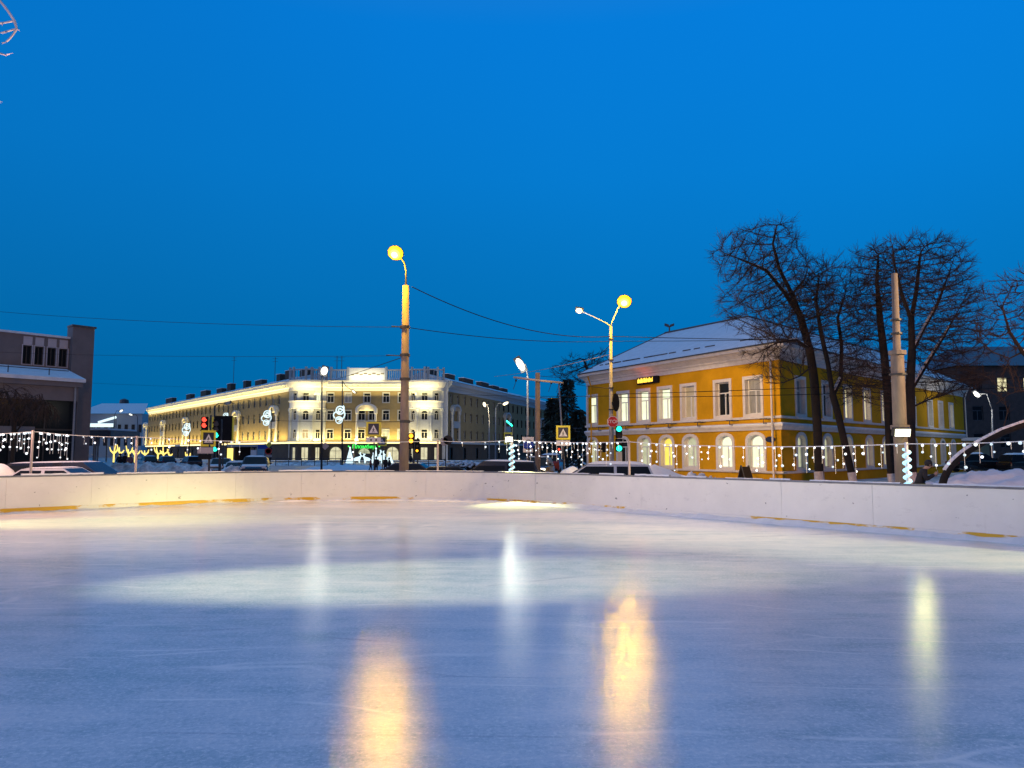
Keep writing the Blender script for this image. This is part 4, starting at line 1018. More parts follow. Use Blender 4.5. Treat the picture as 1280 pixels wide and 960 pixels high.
b = Vector(gb(1139, 35.5))
tree('bare_tree', 'broad crowned bare tree just beside the concrete floodlight pole', 'tree', b,
     [[b] + pl_(35.5, (1139, 595), (1137, 540), (1137, 490), (1140, 440), (1139, 400), (1146, 360), (1150, 320)), pl_(35.5, (1140, 440), (1155, 410, .4), (1172, 380, .8), (1185, 345, 1.), (1195, 315, 1.2)), pl_(35.5, (1137, 490), (1155, 460, .7), (1180, 420, 1.), (1205, 375, 1.2)), pl_(35.5, (1139, 400), (1128, 370, -.5), (1118, 330, -.8), (1115, 300, -1)),
      pl_(35.5, (1137, 510), (1160, 500, 1), (1190, 490, 1.4), (1215, 478, 1.8))],
     [env(1150, 345, 62, 55, 35.5, 2.2), env(1180, 400, 52, 70, 35.5, 2.), env(1110, 340, 30, 45, 35.5, 1.6), env(1190, 470, 45, 35, 35.5, 1.6, .7), env(1085, 470, 40, 40, 35.5, 1.5, .6)],
     3000, 24, .25, 'bare trees by the yellow house', wash=1.0, kill=.36, step=.24, snow=.05)
b = Vector(gb(1172, 27))
tree('leaning_tree', 'snow topped tree leaning far over beside the dark apartment block', 'tree', b,
     [[b] + pl_(27, (1177, 598), (1184, 586), (1201, 569), (1222, 556), (1243, 545), (1262, 536), (1284, 530), (1312, 520), (1345, 505)),
      pl_(27, (1248, 542), (1256, 528), (1263, 512)), pl_(27, (1312, 520), (1322, 490), (1300, 462), (1278, 440), (1262, 415), (1253, 385)), pl_(27, (1300, 462), (1318, 420), (1310, 370), (1295, 350)), pl_(27, (1278, 440), (1262, 448, .4), (1240, 440, .6), (1225, 425, .8)), pl_(27, (1322, 490), (1290, 485, -.3), (1262, 492, -.6), (1245, 505, -.8))],
     [env(1268, 385, 45, 48, 27, 1.3), env(1240, 430, 28, 30, 27, 1.), env(1300, 390, 40, 60, 27, 1.4), env(1262, 480, 28, 26, 27, .9, .6)],
     900, 25, .13, pw=1.7, wash=.75, kill=.36, step=.22, twig=(.25, .55), infl=2.2, snow=.035)
# behind the yellow house roof
b = Vector(gb(742, 88))
tree('bare_tree', 'far bare tree whose twigs show over the left end of the yellow house roof', 'tree', b, [[b] + pl_(88, (742, 540), (740, 490), (735, 465), (730, 450))],
     [env(722, 466, 34, 22, 88, 2.5), env(745, 460, 26, 26, 88, 2.5)], 500, 26, .25, wash=False, kill=.7, step=.5, infl=4, twig=(.6, 1.3), twig_r=.018)
# frosted birch standing left of the view
b = Vector(gb(-190, 22.5))
tree('frosted_birch', 'frosted pale birch branch reaching in at the top corner of the sky', 'tree', b,
     [[b] + pl_(22.5, (-185, 300), (-170, 0), (-160, -200)), pl_(22.5, (-170, 0), (-100, -60), (-40, -40), (2, 3), (16, 16), (18, 26), (21, 36), (17, 48)), pl_(22.5, (18, 26), (8, 28), (-6, 32), (-30, 30)), pl_(22.5, (20, 34), (10, 37), (2, 41)), pl_(22.5, (17, 47), (12, 49), (8, 52)), pl_(22.5, (-40, -40), (-20, 60), (-4, 70), (8, 69)), pl_(22.5, (-20, 60), (-8, 105), (0, 112), (-2, 125))],
     [env(-70, -20, 45, 60, 22.5, 1.2), env(-5, 2, 8, 6, 22.5, .3)], 160, 27, .16, wash=False, bark='frost', crown='frost', kill=.4, step=.25, twig=(.1, .25), twig_r=.012, tip=.026, n_tw=1)
# weeping birch before the grey hall
b = Vector(gb(14, 43))
tree('weeping_birch', 'dark weeping tree in front of the grey hall', 'tree', b,
     [[b] + pl_(43, (16, 560), (18, 530), (14, 505), (8, 490)), pl_(43, (17, 545), (30, 525), (48, 510), (62, 506)), pl_(43, (18, 530), (32, 508), (40, 496))],
     [env(15, 500, 45, 22, 43, 1.8), env(45, 508, 32, 14, 43, 1.5), env(-30, 500, 40, 25, 43, 1.8)], 700, 28, .14, wash=False, kill=.45, step=.28, twig=(.6, 1.3), down=1.0, n_tw=3, twig_r=.011)

# spruces in the gap between hotel and yellow house
def spruce(label, px, Y, topy, wpx, seed):
    rs = random.Random(seed); b = gp(px, Y); zt = at(px, topy, Y).z; H = zt - GZ; Rm = wpx / F * Y
    root = thing('spruce_tree', label, 'tree', tuple(b), 0, 'spruces in the gap')
    m = MB(); m.tube([b, (b.x, b.y, zt - .3)], [.2, .03], 7); m.build('trunk', 'bark', root, world=True)
    m = MB()
    for i in range(1500):
        t = rs.random() ** .8; z = GZ + .5 + t * (H - .5); a = rs.uniform(0, 6.283); rr = Rm * (1 - t) ** .8 * (.75 + .25 * math.sin(t * 40 + a * 2)) * rs.uniform(.25, 1.) + .1
        d = Vector((math.cos(a), math.sin(a), -.35 + rs.gauss(0, .2))); p = Vector((b.x + d.x * rr, b.y + d.y * rr, z)); sd = Vector((-d.y, d.x, rs.gauss(0, .4))).normalized(); L = rs.uniform(.3, .75)
        m.add([p - sd * .07, p + sd * .07, p + d * L + sd * .02, p + d * L - sd * .02 - Vector((0, 0, .1))], [(0, 1, 2, 3)])
        m.add([p + d * L * .3 - sd * L * .4, p + d * L * .3 + sd * L * .4, p + d * L * .55], [(0, 1, 2)])
    m.build('crown', mat_spruce, root, world=True, fix=False)
mat_spruce = mat('spruce_needles', (.018, .03, .022), .9, var=.4, scale=2)
spruce('tall dark spruce against the left end of the yellow house', 709, 84, 474, 26, 1)
spruce('dark spruce behind the pedestrian sign, left of the tall spruce', 692, 90, 497, 24, 2)
spruce('low dark spruce hugging the yellow house corner', 724, 80, 512, 20, 3)

# small street trees wrapped in golden lights
def lit_tree(px, Y, h, seed, label):
    rs = random.Random(seed); b = gp(px, Y); root = thing('light_wrapped_tree', label, 'tree', tuple(b), 0, 'golden lit trees along the left street')
    m, m2 = MB(), MB(); top = Vector((0, 0, h * .55)); m.tube([(0, 0, 0), top], [.10, .08], 6); m2.tube([(0, 0, h * .12), top], [.13, .11], 6)
    for k in range(3):
        a = k * 2.09 + rs.uniform(-.4, .4); e = top + Vector((math.cos(a) * h * rs.uniform(.15, .3), math.sin(a) * h * .25, h * rs.uniform(.12, .45))); md = top.lerp(e, .5) + Vector((math.cos(a) * .15, math.sin(a) * .1, -.05))
        m2.tube([top, md, e], [.11, .10, .06], 6); m.tube([e, e + (e - md) * .4], [.05, .02], 4)
    m.build('trunk', 'bark', root); m2.build('light_wrap', 'led_gold', root)
for i, (px, h, lb) in enumerate(((142.5, 3.0, 'golden light wrapped tree nearest the dark street canopy'), (150, 3.1, 'golden light wrapped tree just left of the three walkers'), (161, 2.9, 'golden light wrapped tree showing above the walkers heads'), (169, 2.6, 'golden light wrapped tree just right of the pink coat'),
                                 (181.5, 2.7, 'golden light wrapped tree right of the slim white garland post'), (197.5, 2.9, 'golden light wrapped tree between two parked dark cars'), (204.5, 2.8, 'golden light wrapped tree before the hotel downpipe'), (212, 2.5, 'slender golden light wrapped tree under the ledge light'), (235, 2.0, 'short golden light wrapped tree left of the red signal'))):
    lit_tree(px, 118, h, i + 50, lb)
# shrubs loaded with snow
def shrub(px, Y, w, h, seed, label):
    rs = random.Random(seed); b = gp(px, Y); root = thing('snowy_shrub', label, 'shrub', tuple(b), 0, 'snowy shrubs before the right wing')
    m, m2 = MB(), MB()
    for i in range(90):
        a = rs.uniform(0, 6.28); r = rs.random() ** .5; e = Vector((math.cos(a) * r * w, math.sin(a) * r * w * .6, h * rs.uniform(.55, 1.) * (1 - .4 * r * r)))
        m.tube([(e.x * .15, e.y * .15, 0), e * .6 + Vector((0, 0, h * .1)), e], [.02, .015, .008], 3, False)
        if rs.random() < .55: m2.ball(e, rs.uniform(.08, .2), 5, .6)
    m.build('crown', 'twig', root); m2.build('lying_snow', 'snow', root, smooth=True)
for i, (px, w, h, lb) in enumerate(((561, 1.3, .95, 'snow laden shrub nearest the arched green window'), (574, 1.5, 1.1, 'widest snow laden shrub in the row before the right wing'), (586, 1.3, 1.0, 'snow laden shrub third along the row before the right wing'), (597, 1.2, .9, 'snow laden shrub just behind the dark minivan'))): shrub(px, 82, w, h, i + 70, lb)
# ------------------------------------------------------------------ lamps, poles, signs, wires
def dish_head(root, tip, look, r=.26, core=.11):
    """open reflector lamp: dark shell, glowing dish, hot bulb"""
    tip, look = Vector(tip), Vector(look).normalized(); q = look.to_track_quat('Z', 'Y').to_matrix().to_4x4(); M_ = Matrix.Translation(tip) @ q
    def T(mb): mb.v = [tuple(M_ @ Vector(v)) for v in mb.v]; return mb
    n = 18; prof = [(.07, -.30), (.12, -.22), (r * .75, -.12), (r + .02, .0), (r, .02)]
    m = MB(); vs_ = []
    m.lathe(prof, n); h = T(m).build('lamp_head', 'darksteel', root, world=True, smooth=True)
    prev = None
    for (ra, za), (rb, zb), mm, nm in (((r, .0), (r * .86, .06), 'sodium_rim', 'lens_rim'), ((r * .86, .06), (r * .66, .13), 'sodium', 'lens'), ((r * .66, .13), (r * .42, .19), 'sodium_mid', 'lens_band')):
        m = MB(); vs_ = []
        m.strip([(ra * math.cos(k * 2 * math.pi / n), ra * math.sin(k * 2 * math.pi / n), za) for k in range(n + 1)], [(rb * math.cos(k * 2 * math.pi / n), rb * math.sin(k * 2 * math.pi / n), zb) for k in range(n + 1)]); T(m).build(nm, mm, h, world=True, smooth=True)
    m = MB(); m.lathe([(r * .42, .19), (r * .25, .22), (.01, .23)], n); T(m).build('bulb', 'sodium_core', h, world=True, smooth=True)
    return h
def led_head(root, c, along, look, L=.7, w=.26, m='lamp_white'):
    c, x, z = Vector(c), Vector(along).normalized(), Vector(look).normalized(); z = (z - x * z.dot(x)).normalized(); y = z.cross(x)
    b = MB(); b.obox(c - z * .05, x * L / 2, y * w / 2, z * .05); h = b.build('lamp_head', 'darksteel', root, world=True, bevel=.015)
    b = MB(); b.ball((0, 0, 0), 1, 10); b.v = [tuple(c + z * .03 + x * (v[0] * L * .42) + y * (v[1] * w * .5) + z * (v[2] * w * .38)) for v in b.v]; b.build('lens', m, h, world=True, smooth=True); return h
def shaft(root, pts, r, m, n=12, name='shaft'):
    b = MB(); b.tube(pts, r, n); return b.build(name, m, root, world=True, smooth=True)
def clamp(root, p, r, m='darksteel', h=.05):
    b = MB(); b.lathe([(r + .02, -h), (r + .035, -h), (r + .035, h), (r + .02, h)], 12, p); return b.build('clamp', m, root, world=True)

# main concrete lamp pole
Y = 29.; B = Vector(gb(505.3, Y)); top = at(507.3, 357, Y); SOD = (1, .53, .025)
P1 = thing('concrete_lamp_pole', 'tall concrete pole with a curved arm and an orange sodium lamp before the hotel', 'lamp post', B)
shaft(P1, [B, top], [.19, .125], 'concrete', 14)
arm = [at(507.4, 360, Y), at(507.4, 338, Y), at(505.5, 329, Y), at(501, 322, Y), at(496, 317.5, Y)]
shaft(P1, arm, .035, 'darksteel', 8, 'arm'); l1 = at(494.5, 316.2, Y - .1)
dish_head(P1, l1, (-.10, -.80, -.62), .30, .17)
for y_ in (409, 444, 474, 527): clamp(P1, at(506.2, y_, Y), .16)
for y_, dx in ((409, -.5), (445, -.7), (527, .35)):
    a = at(506.2, y_, Y); b_ = MB(); b_.tube([a, a + Vector((dx, -.1, .02))], .02, 5); b_.build('bracket', 'darksteel', P1, world=True)
b_ = MB(); b_.tube([at(509.6, y_, Y - .02) + Vector((.012 * math.sin(i), 0, 0)) for i, y_ in enumerate((395, 420, 450, 480, 520, 560))], .016, 5); b_.build('cable', 'black', P1, world=True)
point(l1 + Vector((-.1, -.8, -.5)), 1450, SOD, .22)

# steel lamp post with two lamps at the yellow house
Y = 38.; B = Vector(gb(764.3, Y)); top = at(763.4, 408, Y)
P2 = thing('steel_lamp_post', 'tall steel post with one orange and one white lamp before the yellow house', 'lamp post', B)
shaft(P2, [B, at(764, 520, Y), at(763.8, 519, Y), top], [.12, .115, .095, .07], 'steel', 12)
shaft(P2, [top, at(766, 400, Y), at(773, 384, Y), at(779, 378, Y)], .03, 'steel', 6, 'arm'); shaft(P2, [top, at(758, 404, Y), at(742, 396, Y + .4), at(727, 389, Y + .8)], .03, 'steel', 6, 'arm')
l2 = at(780.3, 376.8, Y - .1); dish_head(P2, l2, (-.12, -.78, -.62), .36, .20); l3 = at(724, 388, Y + .8); led_head(P2, l3, (-1, .2, .25), (-.1, -.7, -.7), .42, .3, 'lamp_warm')
for y_ in (424, 450, 485, 512): clamp(P2, at(763.8, y_, Y), .095, 'darksteel', .03)
point(l2 + Vector((-.2, -1.1, -.5)), 1250, SOD, .22); spot(l2 + Vector((-.1, .5, -.35)), (8.6, 44.5, 1.6), 4300, (1, .68, .34), 84, .12, .2)
point(l3 + Vector((-.2, -.6, -.4)), 90, (1, .9, .7), .15)

# other lamp posts
def post_lamp(label, px, y0, Y, lx, ly, r, m='lamp_white', hm='darksteel', L=.7, power=0, c=(1, .97, .8), look=(0, -.6, -.8), group=None, name='street_lamp', w_=.26):
    B = Vector(gb(px, Y)); root = thing(name, label, 'lamp post', B, 0, group); t = at(px, y0, Y); lp = at(lx, ly, Y)
    shaft(root, [B, t], [r, r * .6], hm, 9)
    mid = Vector(((t.x * .7 + lp.x * .3), Y, max(t.z, lp.z) * .5 + lp.z * .5)); shaft(root, [t, mid, lp], r * .4, hm, 5, 'arm')
    led_head(root, lp, (lp - t) if abs(lp.x - t.x) > .05 else (1, 0, 0), look, L, w_, m)
    if power: point(lp + Vector((-.1, -.7, -.5)), power, c, .25)
    return root
post_lamp('slim grey post with the large white lamp left of the trolley pole', 659.5, 470, 45, 650.5, 455.5, .085, 'lamp_white', 'steel', 1.0, 95, (1, 1, .82), (.1, -.85, -.5), w_=.42)
post_lamp('dark post with a white lamp glowing before the left bay balustrade', 402.5, 474, 56, 405.5, 463.5, .08, 'lamp_white', 'darksteel', .75, 80, (1, .98, .8), (0, -.85, -.5), w_=.5)
post_lamp('dark pole with swirl light ornament and a small lamp over the hotel windows', 428, 476, 95, 442.5, 489.5, .11, 'lamp_white', 'darksteel', .7)
post_lamp('twin grey post lamp with a warm lamp under the right wing roof, right one', 619.5, 510, 112, 632, 504, .12, 'lamp_warm', 'steel', 1.1, 90, (1, .85, .6), w_=.5)
post_lamp('shorter grey post with a warm lamp, left of its taller twin by the right wing', 611.5, 525, 116, 605.5, 505.5, .12, 'lamp_warm', 'steel', .9, 70, (1, .85, .6), w_=.45)
post_lamp('dark pole among the traffic lights with an arched lamp arm', 268.5, 508, 70, 285, 504, .1, 'lamp_glass', 'darksteel', .7)
post_lamp('far street lamp lit white against the dark stack', 143, 519, 185, 151.5, 513.5, .12, 'lamp_white', 'darksteel', 1.1, w_=.5)
post_lamp('far street lamp lit white before the pale far building', 172, 521, 185, 163.5, 518, .12, 'lamp_white', 'darksteel', 1.1, w_=.5)
post_lamp('grey lamp post with a small white lamp before the dark apartment block', 1240, 512, 66, 1220.5, 492.5, .09, 'lamp_white', 'steel', .75, 220, (1, .97, .85), w_=.35)
for x_, y_ in ((-.9, 112), (-4.2, 116), (9, 150)): spot((x_, y_ + .6, 8.4), (x_ - 4.5, y_ + 66, 8), 9000, (1, .80, .5), 100, .9, .3)  # added spots without heads of their own, brightening the right wing walls
# trolley pole with its span arm
Y = 42.; B = Vector(gb(672, Y)); P3_ = thing('trolley_pole', 'thick grey trolley wire pole with a sloping cross arm', 'pole', B)
shaft(P3_, [B, at(672, 466, Y)], [.17, .13], 'concrete', 12); shaft(P3_, [at(642, 471.5, Y), at(672, 475.5, Y - .18), at(704, 478.5, Y)], .06, 'signback', 8, 'cross_arm')
for px in (645, 689, 699):
    a = at(px, 474 + (px - 642) * .07, Y); b_ = MB(); b_.tube([a, a + Vector((0, 0, -.12))], .05, 6); b_.tube([a + Vector((0, 0, -.1)), a + Vector((-.15, 0, -.55))], .018, 4); b_.build('insulator', 'black', P3_, world=True)
shaft(P3_, [at(672, 497, Y), at(700, 498.5, Y)], .025, 'darksteel', 5, 'bracket')

# concrete pole with floodlight on the rink's right side
Y = 18.7; B = Vector(gb(1126.5, Y)); P4 = thing('floodlight_pole', 'stepped concrete pole beside the boards carrying a bright rink floodlight', 'pole', B)
shaft(P4, [B, at(1125, 535, Y), at(1121.5, 446, Y), at(1121.5, 441, Y), at(1121.3, 440, Y), at(1118, 342, Y)], [.165, .158, .150, .150, .09, .07], 'concrete', 16)
for y_, r in ((441, .165), (534, .18), (400, .10), (417, .10), (468, .17)): clamp(P4, at(1118 + (y_ - 342) * .037, y_, Y), r, 'concrete' if y_ in (441, 534) else 'darksteel', .05 if y_ in (441, 534) else .02)
f4 = at(1128.5, 541.5, Y - .36); b_ = MB(); b_.obox(f4 + Vector((0, .07, .03)), (.21, 0, 0), (0, .06, .02), (0, -.03, .10)); h = b_.build('floodlight', 'darksteel', P4, world=True, bevel=.01)
b_ = MB(); b_.obox(f4 + Vector((0, .0, .01)), (.18, 0, 0), (0, .008, .004), (0, -.022, .085)); b_.build('lens', 'flood', h, world=True)
FLC = (1, .95, .34)
point(f4 + Vector((-.25, -1.1, -.05)), 34, FLC, .14)

# garland posts, floodlit spiral posts and icicle lights
GOUT = .34
def gpost(px, ytop, label, r=.035, m='signback', spiral=False, name='garland_post', flood=None):
    s = s_at_px(px, GOUT); p, d, o = path_at(s); p = p + o * GOUT; zt = at(px, ytop, p.y).z
    root = thing(name, label, 'post', (p.x, p.y, GZ), 0, None)
    b = MB(); b.tube([(p.x, p.y, GZ), (p.x, p.y, zt)], r, 10); b.build('shaft', m, root, world=True, smooth=True)
    if spiral:
        b = MB(); k = 90; b.tube([(p.x + (r + .03) * math.cos(i * .52), p.y + (r + .03) * math.sin(i * .52), .62 + (zt - .75) * i / k) for i in range(k)], .028, 6); b.build('rope_light', 'led_blue', root, world=True, smooth=True)
    if flood:
        f = Vector((p.x, p.y, zt)) - (Vector((o.x, o.y, 0)) * .16); aimv = (Vector(flood) - f).normalized(); x = aimv.cross(Vector((0, 0, 1))).normalized(); u = x.cross(aimv)
        b = MB(); b.obox(f - aimv * .05, x * .14, u * .10, aimv * .05); h = b.build('floodlight', 'darksteel', root, world=True, bevel=.01)
        b = MB(); b.obox(f + aimv * .018, x * .12, u * .085, aimv * .01); b.build('lens', 'flood', h, world=True)
        return Vector((p.x, p.y, zt)), f + aimv * .1
    return Vector((p.x, p.y, zt)), None
q = {}
q[-70] = gpost(-70, 540, 'slim garland post outside the view beyond the boards')[0]
q[42] = gpost(42, 538, 'slim white garland post in front of the parked dark car')[0]
q[173] = gpost(173, 545, 'slim white garland post right of the three walkers')[0]
q[548] = gpost(548, 550, 'slim white garland post by the arched green window')[0]
q[640], ff = gpost(640, 549, 'post wound with blue white rope light behind the middle of the boards', .05, 'signback', True, flood=(.4, 21.5, 0), name='spiral_light_post'); spot(ff, (.1, 24.3, 0), 1300, FLC, 74, .9, .12); point(ff + Vector((0, -.15, 0)), 12, (1, 1, .75), .12)
q[785] = gpost(785, 551, 'slim white garland post between the steel lamp post and the white snow heap')[0]
s_ = s_at_px(1131, .5); p, d, o = path_at(s_); zt = at(1131, 553, p.y).z
q[1131] = gpost(1132, 553, 'blue white rope light winding up beside the concrete floodlight pole', .035, 'signwhite', True, name='spiral_light_post')[0]
q[1400] = gpost(1400, 541, 'slim garland post outside the view past the leaning tree')[0]
bulb_me = MB().ball((0, 0, 0), .027, 8).mesh('bulb'); bulb_me.materials.append(MT['led_white']); bulb_me.polygons.foreach_set('use_smooth', [True] * len(bulb_me.polygons))
def garland(a, b, label, zones, seed, sag=.05):
    """zones: (t0, t1, step in metres, min drop, max drop)"""
    rs = random.Random(seed); A, Bq = q[a], q[b]; root = thing('icicle_garland', label, 'string lights', A, 0, 'icicle garlands round the rink')
    def pt(t): v = A.lerp(Bq, t); v.z -= sag * 4 * t * (1 - t) + .03; return v
    m = MB(); m.tube([pt(i / 24) for i in range(25)], .009, 5); m.build('wire', 'signwhite', root, world=True)
    L = (Bq - A).length
    for t0, t1, st, d0, d1 in zones:
        t = t0
        while t < t1:
            t += st / L * rs.uniform(.6, 1.4)
            if t > t1: break
            p = pt(t); D = rs.uniform(d0, d1); m = MB(); m.tube([p, p - Vector((0, 0, D))], .005, 3, False)
            sd = bpy.data.objects.new('light_strand', m.mesh('light_strand', p)); sd.data.materials.append(MT['signwhite']); col.objects.link(sd); sd.parent = root; sd.location = p - Vector(LOC[root.name])
            z = -.03
            while z > -D - .02:
                bo = bpy.data.objects.new('bulb', bulb_me); col.objects.link(bo); bo.parent = sd; bo.location = (rs.gauss(0, .035), rs.gauss(0, .02), z); bo.scale = [rs.uniform(.7, 1.25)] * 3
                if rs.random() < .35: setmat(bo, 'led_dim')
                z -= rs.uniform(.13, .30)
garland(-70, 42, 'thickly hung icicle garland left of the first slim post', [(.42, 1, .075, .15, .6)], 1)
garland(42, 173, 'icicle garland from dense to sparse between the parked cars and the walkers', [(.02, .33, .085, .2, .75), (.35, .98, .30, .15, .6)], 2)
garland(173, 548, 'long icicle garland mostly bare of lights before the hotel', [(.01, .34, .40, .15, .55), (.69, .70, .05, .5, .7)], 3, .12)
garland(548, 640, 'short icicle garland with few lights left of the spiral post', [(.15, .75, .7, .15, .3), (.78, .97, .2, .2, .5)], 4)
garland(640, 785, 'icicle garland hung before the trolley pole and the yellow house end', [(.03, .95, .17, .12, .75)], 5)
garland(785, 1131, 'long icicle garland across the yellow house ground floor windows', [(.02, .98, .27, .1, .75)], 6, .1)
garland(1131, 1400, 'icicle garland hung before the leaning tree at the far right', [(.03, .8, .26, .1, .6)], 7)

# ---- traffic signals
def signal(label, px, py, Y, lit, s=1., n=3, face=(0, -1, 0), post=None, cat='traffic light', disc=None, r=.13):
    """vertical signal head whose top is seen at (px, py); lit = {index: material}"""
    t = at(px, py, Y); f = Vector(face).normalized(); x = Vector((0, 0, 1)).cross(f).normalized(); base = Vector(gb(post or px, Y)) if post else t - Vector((0, 0, n * .31 * s))
    root = thing('traffic_light', label, cat, base)
    if post: shaft(root, [base, Vector((base.x, Y, t.z + .1))], .055, 'darksteel', 8, 'post')
    t = t + f * .12
    b = MB(); b.obox(t - Vector((0, 0, n * .155 * s)), x * .16 * s, f * .09, Vector((0, 0, n * .155 * s))); h = b.build('housing', 'black', root, world=True, bevel=.02)
    for i in range(n):
        c = t - Vector((0, 0, (.155 + .31 * i) * s)) + f * .095; b = MB()
        ring = [c + (x * math.cos(k * .5236) + Vector((0, 0, 1)) * math.sin(k * .5236)) * r * s for k in range(12)]
        b.prism(ring, f * .02); b.build('lens', lit.get(i, 'sig_off'), h, world=True)
        b = MB(); rr = [(c + (x * math.cos(k * .3927) + Vector((0, 0, 1)) * math.sin(k * .3927)) * (r + .012) * s) for k in range(9)]
        b.strip(rr, [v + f * .17 for v in rr]); b.build('visor', 'black', h, world=True, fix=False)
    return root, base, t, f, x
# the cluster left of the hotel
sg1, b1, t1, f1_, x1_ = signal('traffic light showing red beside the narrow pedestrian sign', 257.5, 521, 44, {0: 'sig_red', 1: 'sig_red'}, 1.05, post=262)
sg2, *_ = signal('traffic light showing green with a square back board, behind the red one', 272, 526, 50, {2: 'sig_green'}, 1.2, post=276, r=.15)
sg3, *_ = signal('low pedestrian signal showing green under the green traffic light', 270.5, 552.5, 50, {1: 'sig_green'}, 1., 2, post=274.5, r=.15)
# amber ones beside the main pole
signal('traffic light showing amber right beside the concrete lamp pole', 514.5, 541.5, 46, {0: 'sig_amber', 1: 'sig_amber'}, 1.0, post=517.5)
signal('dark traffic light with a small amber lamp, further right of the concrete lamp pole', 522, 549, 52, {2: 'sig_amber'}, 1., post=522, r=.09)
# on the steel lamp post
signal('upper signal showing green on the steel lamp post, under the stop sign', 773, 532.5, 37.4, {0: 'sig_green'}, .95, 2, r=.14)
signal('lower pedestrian signal showing green on the steel lamp post', 773, 548.5, 37.4, {1: 'sig_green'}, 1., 2, r=.14)
signal('unlit dark signal turned sideways on the steel lamp post', 758, 553.5, 37.8, {}, .75, 2, face=(-1, -.15, 0))
signal('small red signal far off beyond the garland and headlights', 698.5, 560, 70, {0: 'sig_red'}, .8, 2, post=700)

# ---- road signs
WK = [(0, .78), (.06, .76), (.07, .68), (.03, .62), (.12, .52), (.22, .50), (.22, .45), (.09, .46), (.04, .36), (.13, .20), (.16, .02), (.08, .02), (.05, .18), (-.03, .28), (-.10, .16), (-.20, .03), (-.27, .06), (-.15, .22), (-.08, .38), (-.06, .50), (-.14, .44), (-.20, .34), (-.25, .37), (-.16, .52), (-.05, .62), (-.07, .70), (-.05, .77)]
def plate(name, root, c, x, f, w, h, m, th=.02, off=0.):
    b = MB(); b.obox(c + f * off, x * w / 2, f * th / 2, Vector((0, 0, h / 2))); return b.build(name, m, root, world=True)
def flat(name, par, c, x, f, pts, m, off, th=.004):
    b = MB(); b.prism([c + x * u + Vector((0, 0, v)) + f * off for u, v in pts], f * th); return b.build(name, m, par, world=True)
def ped_sign(label, px, y0, y1, Y, rz=0., w=None, post_px=None, post_top=None, dots=0, pm='darksteel'):
    f = Vector((math.sin(rz), -math.cos(rz), 0)); x = Vector((math.cos(rz), math.sin(rz), 0)); c = at(px, (y0 + y1) / 2, Y); h = (y1 - y0) / F * Y; w = w or h
    base = Vector(gb(post_px or px, Y)); root = thing('pedestrian_sign', label, 'road sign', base, 0, 'pedestrian crossing signs')
    top = at(post_px or px, post_top, Y) if post_top else c + Vector((0, 0, h / 2))
    shaft(root, [base, Vector((base.x + (top.x - base.x), Y + .07, top.z))] if not post_top else [base, top + Vector((0, .07, 0))], .04, pm, 8, 'post')
    bd_ = plate('board', root, c, x, f, w, h, 'signyel')
    plate('panel', bd_, c, x, f, w * .72, h * .74, 'signnavy', .004, .013)
    tw_, th_ = w * .30, h * .30; z0 = -h * .27
    flat('triangle', bd_, c, x, f, [(-tw_, z0), (tw_, z0), (0, z0 + th_ * 1.85)], 'signwhite', .017)
    flat('figure', bd_, c, x, f, [(u * w * .38, z0 + .02 * h + v * h * .44) for u, v in WK], 'signnavy', .022)
    if dots:
        pc = at(px + (dots - 1), y1 + 4.4, Y); ph = 6.6 / F * Y; p_ = plate('lower_plate', root, pc, x, f, w * .98, ph, 'signwhite')
        for sx in (-.17, .17):
            flat('dot', p_, pc, x, f, [(sx * w + .065 * w * math.cos(k * .628), .065 * w * math.sin(k * .628)) for k in range(10)], 'black', .012)
    return root
ped_sign('yellow bordered pedestrian sign with a two dot plate before the hotel doorway', 467, 527, 545.6, 44, dots=1, post_px=468.5)
ped_sign('small yellow bordered pedestrian sign just right of the larger one', 477.5, 545.5, 557.5, 74, post_px=478.5)
ped_sign('yellow bordered pedestrian sign with a two dot plate on a tall thin mast', 704, 532, 549.5, 52, dots=1, post_px=704.5, post_top=None)
ped_sign('yellow bordered pedestrian sign seen narrowly above the spiral post', 635, 540.5, 555.5, 60, rz=R(-48), post_px=634)
ped_sign('narrow turned pedestrian sign beside the red traffic light', 260.5, 538, 558, 43, rz=R(52), post_px=262)
# slanting thin mast above that sign
B = Vector(gb(706, 56)); Pm = thing('thin_mast', 'thin slightly slanting mast behind the pedestrian sign by the spruces', 'pole', B); shaft(Pm, [B, at(698.5, 478, 56)], [.07, .05], 'steel', 8)
# stop sign on the steel lamp post
Y = 37.6; c = at(766, 527.2, Y); st_ = thing('stop_sign', 'red octagonal stop sign on the steel lamp post', 'road sign', c)
f = Vector((-.1, -1, 0)).normalized(); x = Vector((1, -.1, 0)).normalized()
def octo(r): return [(r * math.cos(R(22.5 + 45 * k)), r * math.sin(R(22.5 + 45 * k))) for k in range(8)]
bo_ = flat('board', st_, c, x, f, octo(.285), 'signwhite', 0., .02); flat('face', bo_, c, x, f, octo(.265), 'signred', .0215)
tm = text_mesh('lettering', 'STOP', .235, 'signwhite', bo_, tuple(f * .03), (math.pi / 2, 0, math.atan2(x.y, x.x)), .004)
b_ = MB(); b_.tube([c + Vector((-.08, .03, -.15)), c + Vector((-.08, .26, -.15))], .02, 5); b_.build('bracket', 'darksteel', st_, world=True)
c = at(769.5, 503, 37.7); rs_ = thing('round_sign', 'dark round sign seen from behind high on the steel lamp post', 'road sign', c)
f = Vector((.85, -.5, 0)).normalized(); x = Vector((0, 0, 1)).cross(f)
flat('board', rs_, c, x, f, [(.42 * math.cos(k * .314), .45 * math.sin(k * .314)) for k in range(20)], 'black', 0, .03)
b_ = MB(); b_.tube([c, c + Vector((-.2, .3, 0))], .02, 5); b_.build('bracket', 'darksteel', rs_, world=True)
